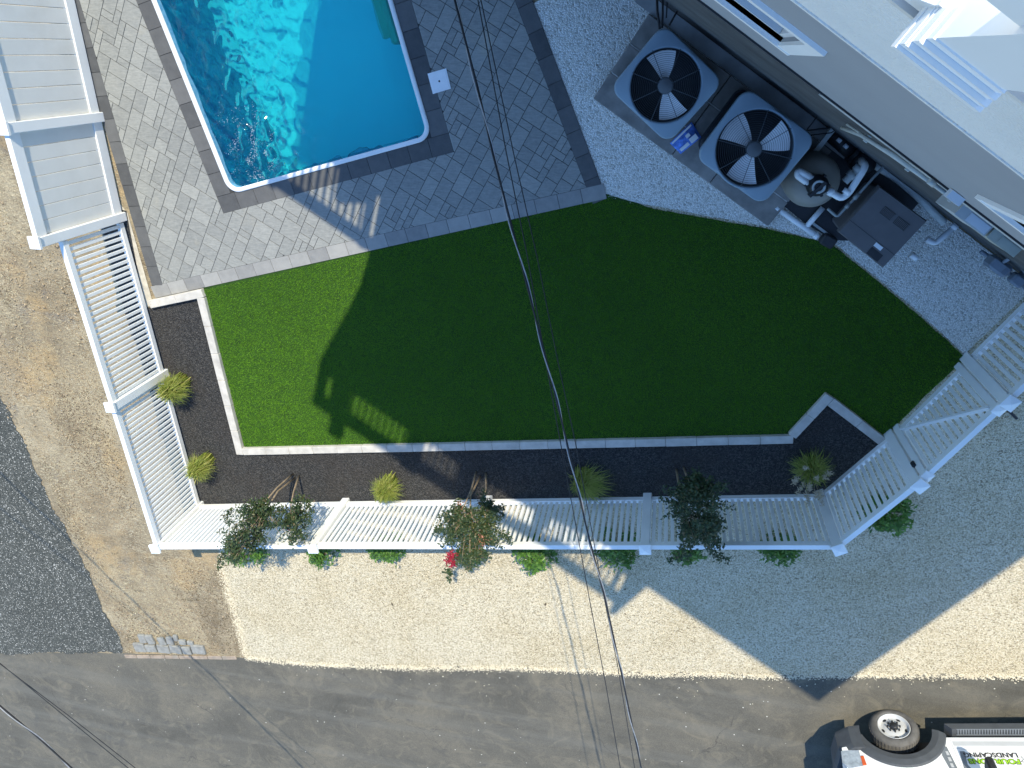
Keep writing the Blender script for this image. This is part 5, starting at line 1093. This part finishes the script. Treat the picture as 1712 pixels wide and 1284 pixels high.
for i in range(5): side(mb, [(-1.0, 0.80 + i * .05), (-1.0, 0.82 + i * .05), (-0.985, 0.82 + i * .05), (-0.985, 0.80 + i * .05)], -0.36, TW + 0.36)
mb.build('grille', M['flare'], tk)
# running board with ribbed tread
mb = MB(); side(mb, [(0.58, 0.36), (0.66, 0.455), (2.70, 0.455), (2.78, 0.36)], 0.075, -0.14); rb = mb.build('running_board', M['flare'], tk)
mb = MB()
for i in range(40): x = 0.74 + i * 0.036; mb.bar(T3(x, 0.066, 0.459), T3(x, -0.035, 0.459), 0.014, 0.010)
mb.bar(T3(0.72, -0.045, 0.459), T3(2.62, -0.045, 0.459), 0.008, 0.012); mb.bar(T3(0.72, 0.070, 0.457), T3(2.62, 0.070, 0.457), 0.006, 0.012); mb.build('tread_ribs', M['dgrey'], rb)
# greenhouse
def loft(mb, A, B): 
    n = len(A); mb.add(A + B, [[i, (i + 1) % n, n + (i + 1) % n, n + i] for i in range(n)] + [list(range(n))[::-1], list(range(n, 2 * n))])
mb = MB(); loft(mb, [T3(0.40, -0.10, 1.285), T3(2.75, -0.10, 1.285), T3(2.75, TW + .10, 1.285), T3(0.40, TW + .10, 1.285)], [T3(1.05, -0.24, 1.86), T3(2.62, -0.24, 1.86), T3(2.62, TW + .24, 1.86), T3(1.05, TW + .24, 1.86)]); cab = mb.build('cab', M['paint'], tk)
def onside(x, f, out=0.004): return T3(x, -0.10 - 0.14 * f + out, 1.285 + 0.575 * f)
mb = MB()
for xa, xb, xc, xd in ((0.72, 1.60, 1.60, 1.14), (1.68, 2.62, 2.52, 1.68)): mb.add([onside(xa, .08), onside(xb, .08), onside(xc, .88), onside(xd, .88)], [[0, 1, 2, 3]])
mb.build('side_window', M['glass'], cab)
mb = MB(); nx = 0.40; f0, f1 = 0.08, 0.92
def onfront(y, f): return T3(0.40 + 0.65 * f - 0.005, y, 1.289 + 0.575 * f)
mb.add([onfront(-0.2, f0), onfront(TW + .2, f0), onfront(TW + .30, f1), onfront(-0.30, f1)], [[0, 1, 2, 3]]); mb.build('windshield', M['glass'], cab)
mb = MB(); side(mb, [(0.60, 0.545), (0.60, 1.26), (0.604, 1.26), (0.604, 0.545)], YS + .001, YS - .01); side(mb, [(1.64, 0.545), (1.64, 1.26), (1.645, 1.26), (1.645, 0.545)], YS + .001, YS - .01); side(mb, [(0.6, 0.70), (0.78, 0.735), (1.6, 0.745), (1.6, 0.741), (0.78, 0.730), (0.6, 0.696)], YS + .001, YS - .01)
mb.build('door_seam', M['dgrey'], body)
dm = MB(); side(dm, [(0.62, 0.585), (0.62, 0.665), (2.7, 0.665), (2.7, 0.585)], YS + 0.002, YS - .01); dm.build('decal_band', M['silver'], body)
dm = MB(); side(dm, [(0.70, 0.755), (0.66, 1.12), (0.56, 1.12 + .05), (0.50, 1.19), (0.60, 1.19), (0.72, 1.12), (0.65, 0.755)], YS + 0.002, YS - .01) if False else side(dm, [(0.665, 0.755), (0.62, 1.15), (0.78, 1.15), (0.70, 0.98), (0.73, 0.755)], YS + 0.002, YS - .01); dm.build('decal_swoosh', M['dgrey'], body)
dm = MB(); side(dm, [(0.455, 0.68), (0.415, 0.83), (0.455, 1.10), (0.555, 1.10), (0.52, 0.68)], YS + 0.004, YS - .01); be = dm.build('fender_badge', M['dgrey'], body)
dm = MB()
for z_ in (0.76, 0.86, 0.96): side(dm, [(0.475, z_), (0.478, z_ + .065), (0.515, z_ + .065), (0.51, z_)], YS + 0.007, YS - .005)
dm.build('badge_plate', M['silver'], be)
dm = MB(); lp = [(0, -.11), (.02, -.05), (.075, -.065), (.055, -.02), (.10, .02), (.06, .035), (.065, .075), (.025, .055), (0, .11), (-.025, .055), (-.065, .075), (-.06, .035), (-.10, .02), (-.055, -.02), (-.075, -.065), (-.02, -.05)]
side(dm, [(1.49 + x, 0.90 + z) for x, z in lp], YS + .002, YS - .01); ol = dm.build('leaf_outline', M['inkblack'], body)
dm = MB(); side(dm, [(1.49 + x * .86, 0.90 + z * .86) for x, z in lp], YS + .004, YS - .01); dm.build('leaf_fill', M['label'], ol)
def lettering(txt, x0, x1, z0, zh, y, mat, name, par, bold=0.0):
    cu = bpy.data.curves.new(name, 'FONT'); cu.body = txt; cu.size = 1; cu.offset = bold; cu.resolution_u = 3; o = bpy.data.objects.new(name, cu); COL.objects.link(o)
    dg = bpy.context.evaluated_depsgraph_get(); dg.update(); me = bpy.data.meshes.new_from_object(o.evaluated_get(dg)); bpy.data.objects.remove(o); bpy.data.curves.remove(cu)
    xs = [v.co.x for v in me.vertices]; ys = [v.co.y for v in me.vertices]; xa, xb, ya, yb = min(xs), max(xs), min(ys), max(ys); o0 = ORG[par.name]
    for v in me.vertices: v.co = T3(x0 + (x1 - x0) * (v.co.x - xa) / (xb - xa), y, z0 + zh * (v.co.y - ya) / (yb - ya)) - o0
    me.materials.clear(); me.materials.append(mat); ob = bpy.data.objects.new(name, me); COL.objects.link(ob); ob.parent = par; ORG[ob.name] = o0; return ob
lettering('LANDSCAPING', 1.385, 0.70, 0.780, 0.082, YS + 0.0065, M['inkblack'], 'lettering', body, 0.022)
lettering('FOUR SONS', 1.385, 0.72, 0.875, 0.095, YS + 0.0030, M['inkblack'], 'lettering_outline', body, 0.075)
lettering('FOUR SONS', 1.375, 0.73, 0.884, 0.077, YS + 0.0045, M['green'], 'lettering', body, 0.03)
mi = MB(); mi.bar(T3(0.86, -0.03, 1.22), T3(0.88, 0.14, 1.26), 0.05, 0.04); mi.box(T3(0.90, 0.24, 1.28), (0.10, 0.22, 0.30), TA, 0.035); mo = mi.build('side_mirror', M['black'], tk)
mi = MB(); mi.box(T3(0.953, 0.24, 1.28), (0.006, 0.18, 0.25), TA, 0.002); mi.build('mirror_glass', M['boxgrey'], mo)
mi = MB(); mi.bar(T3(0.86, TW + 0.03, 1.22), T3(0.88, TW - 0.14, 1.26), 0.05, 0.04); mi.box(T3(0.90, TW - 0.24, 1.28), (0.10, 0.22, 0.30), TA, 0.035); mi.build('side_mirror', M['black'], tk)
mb = MB(); mb.box(T3(1.06, YS + 0.03, 0.985), (0.13, 0.03, 0.028), TA, 0.008); mb.build('door_handle', M['black'], tk) if False else None
mb = MB(); mb.box(T3(1.50, YS + 0.018, 1.13), (0.15, 0.03, 0.03), TA, 0.008); mb.build('door_handle', M['black'], tk)
bd = MB(); bd.box(T3(3.68, TW / 2 - .01, 1.278), (1.72, 1.5, 0.02), TA, 0.004); bd.build('bed_cover', M['black'], tk)
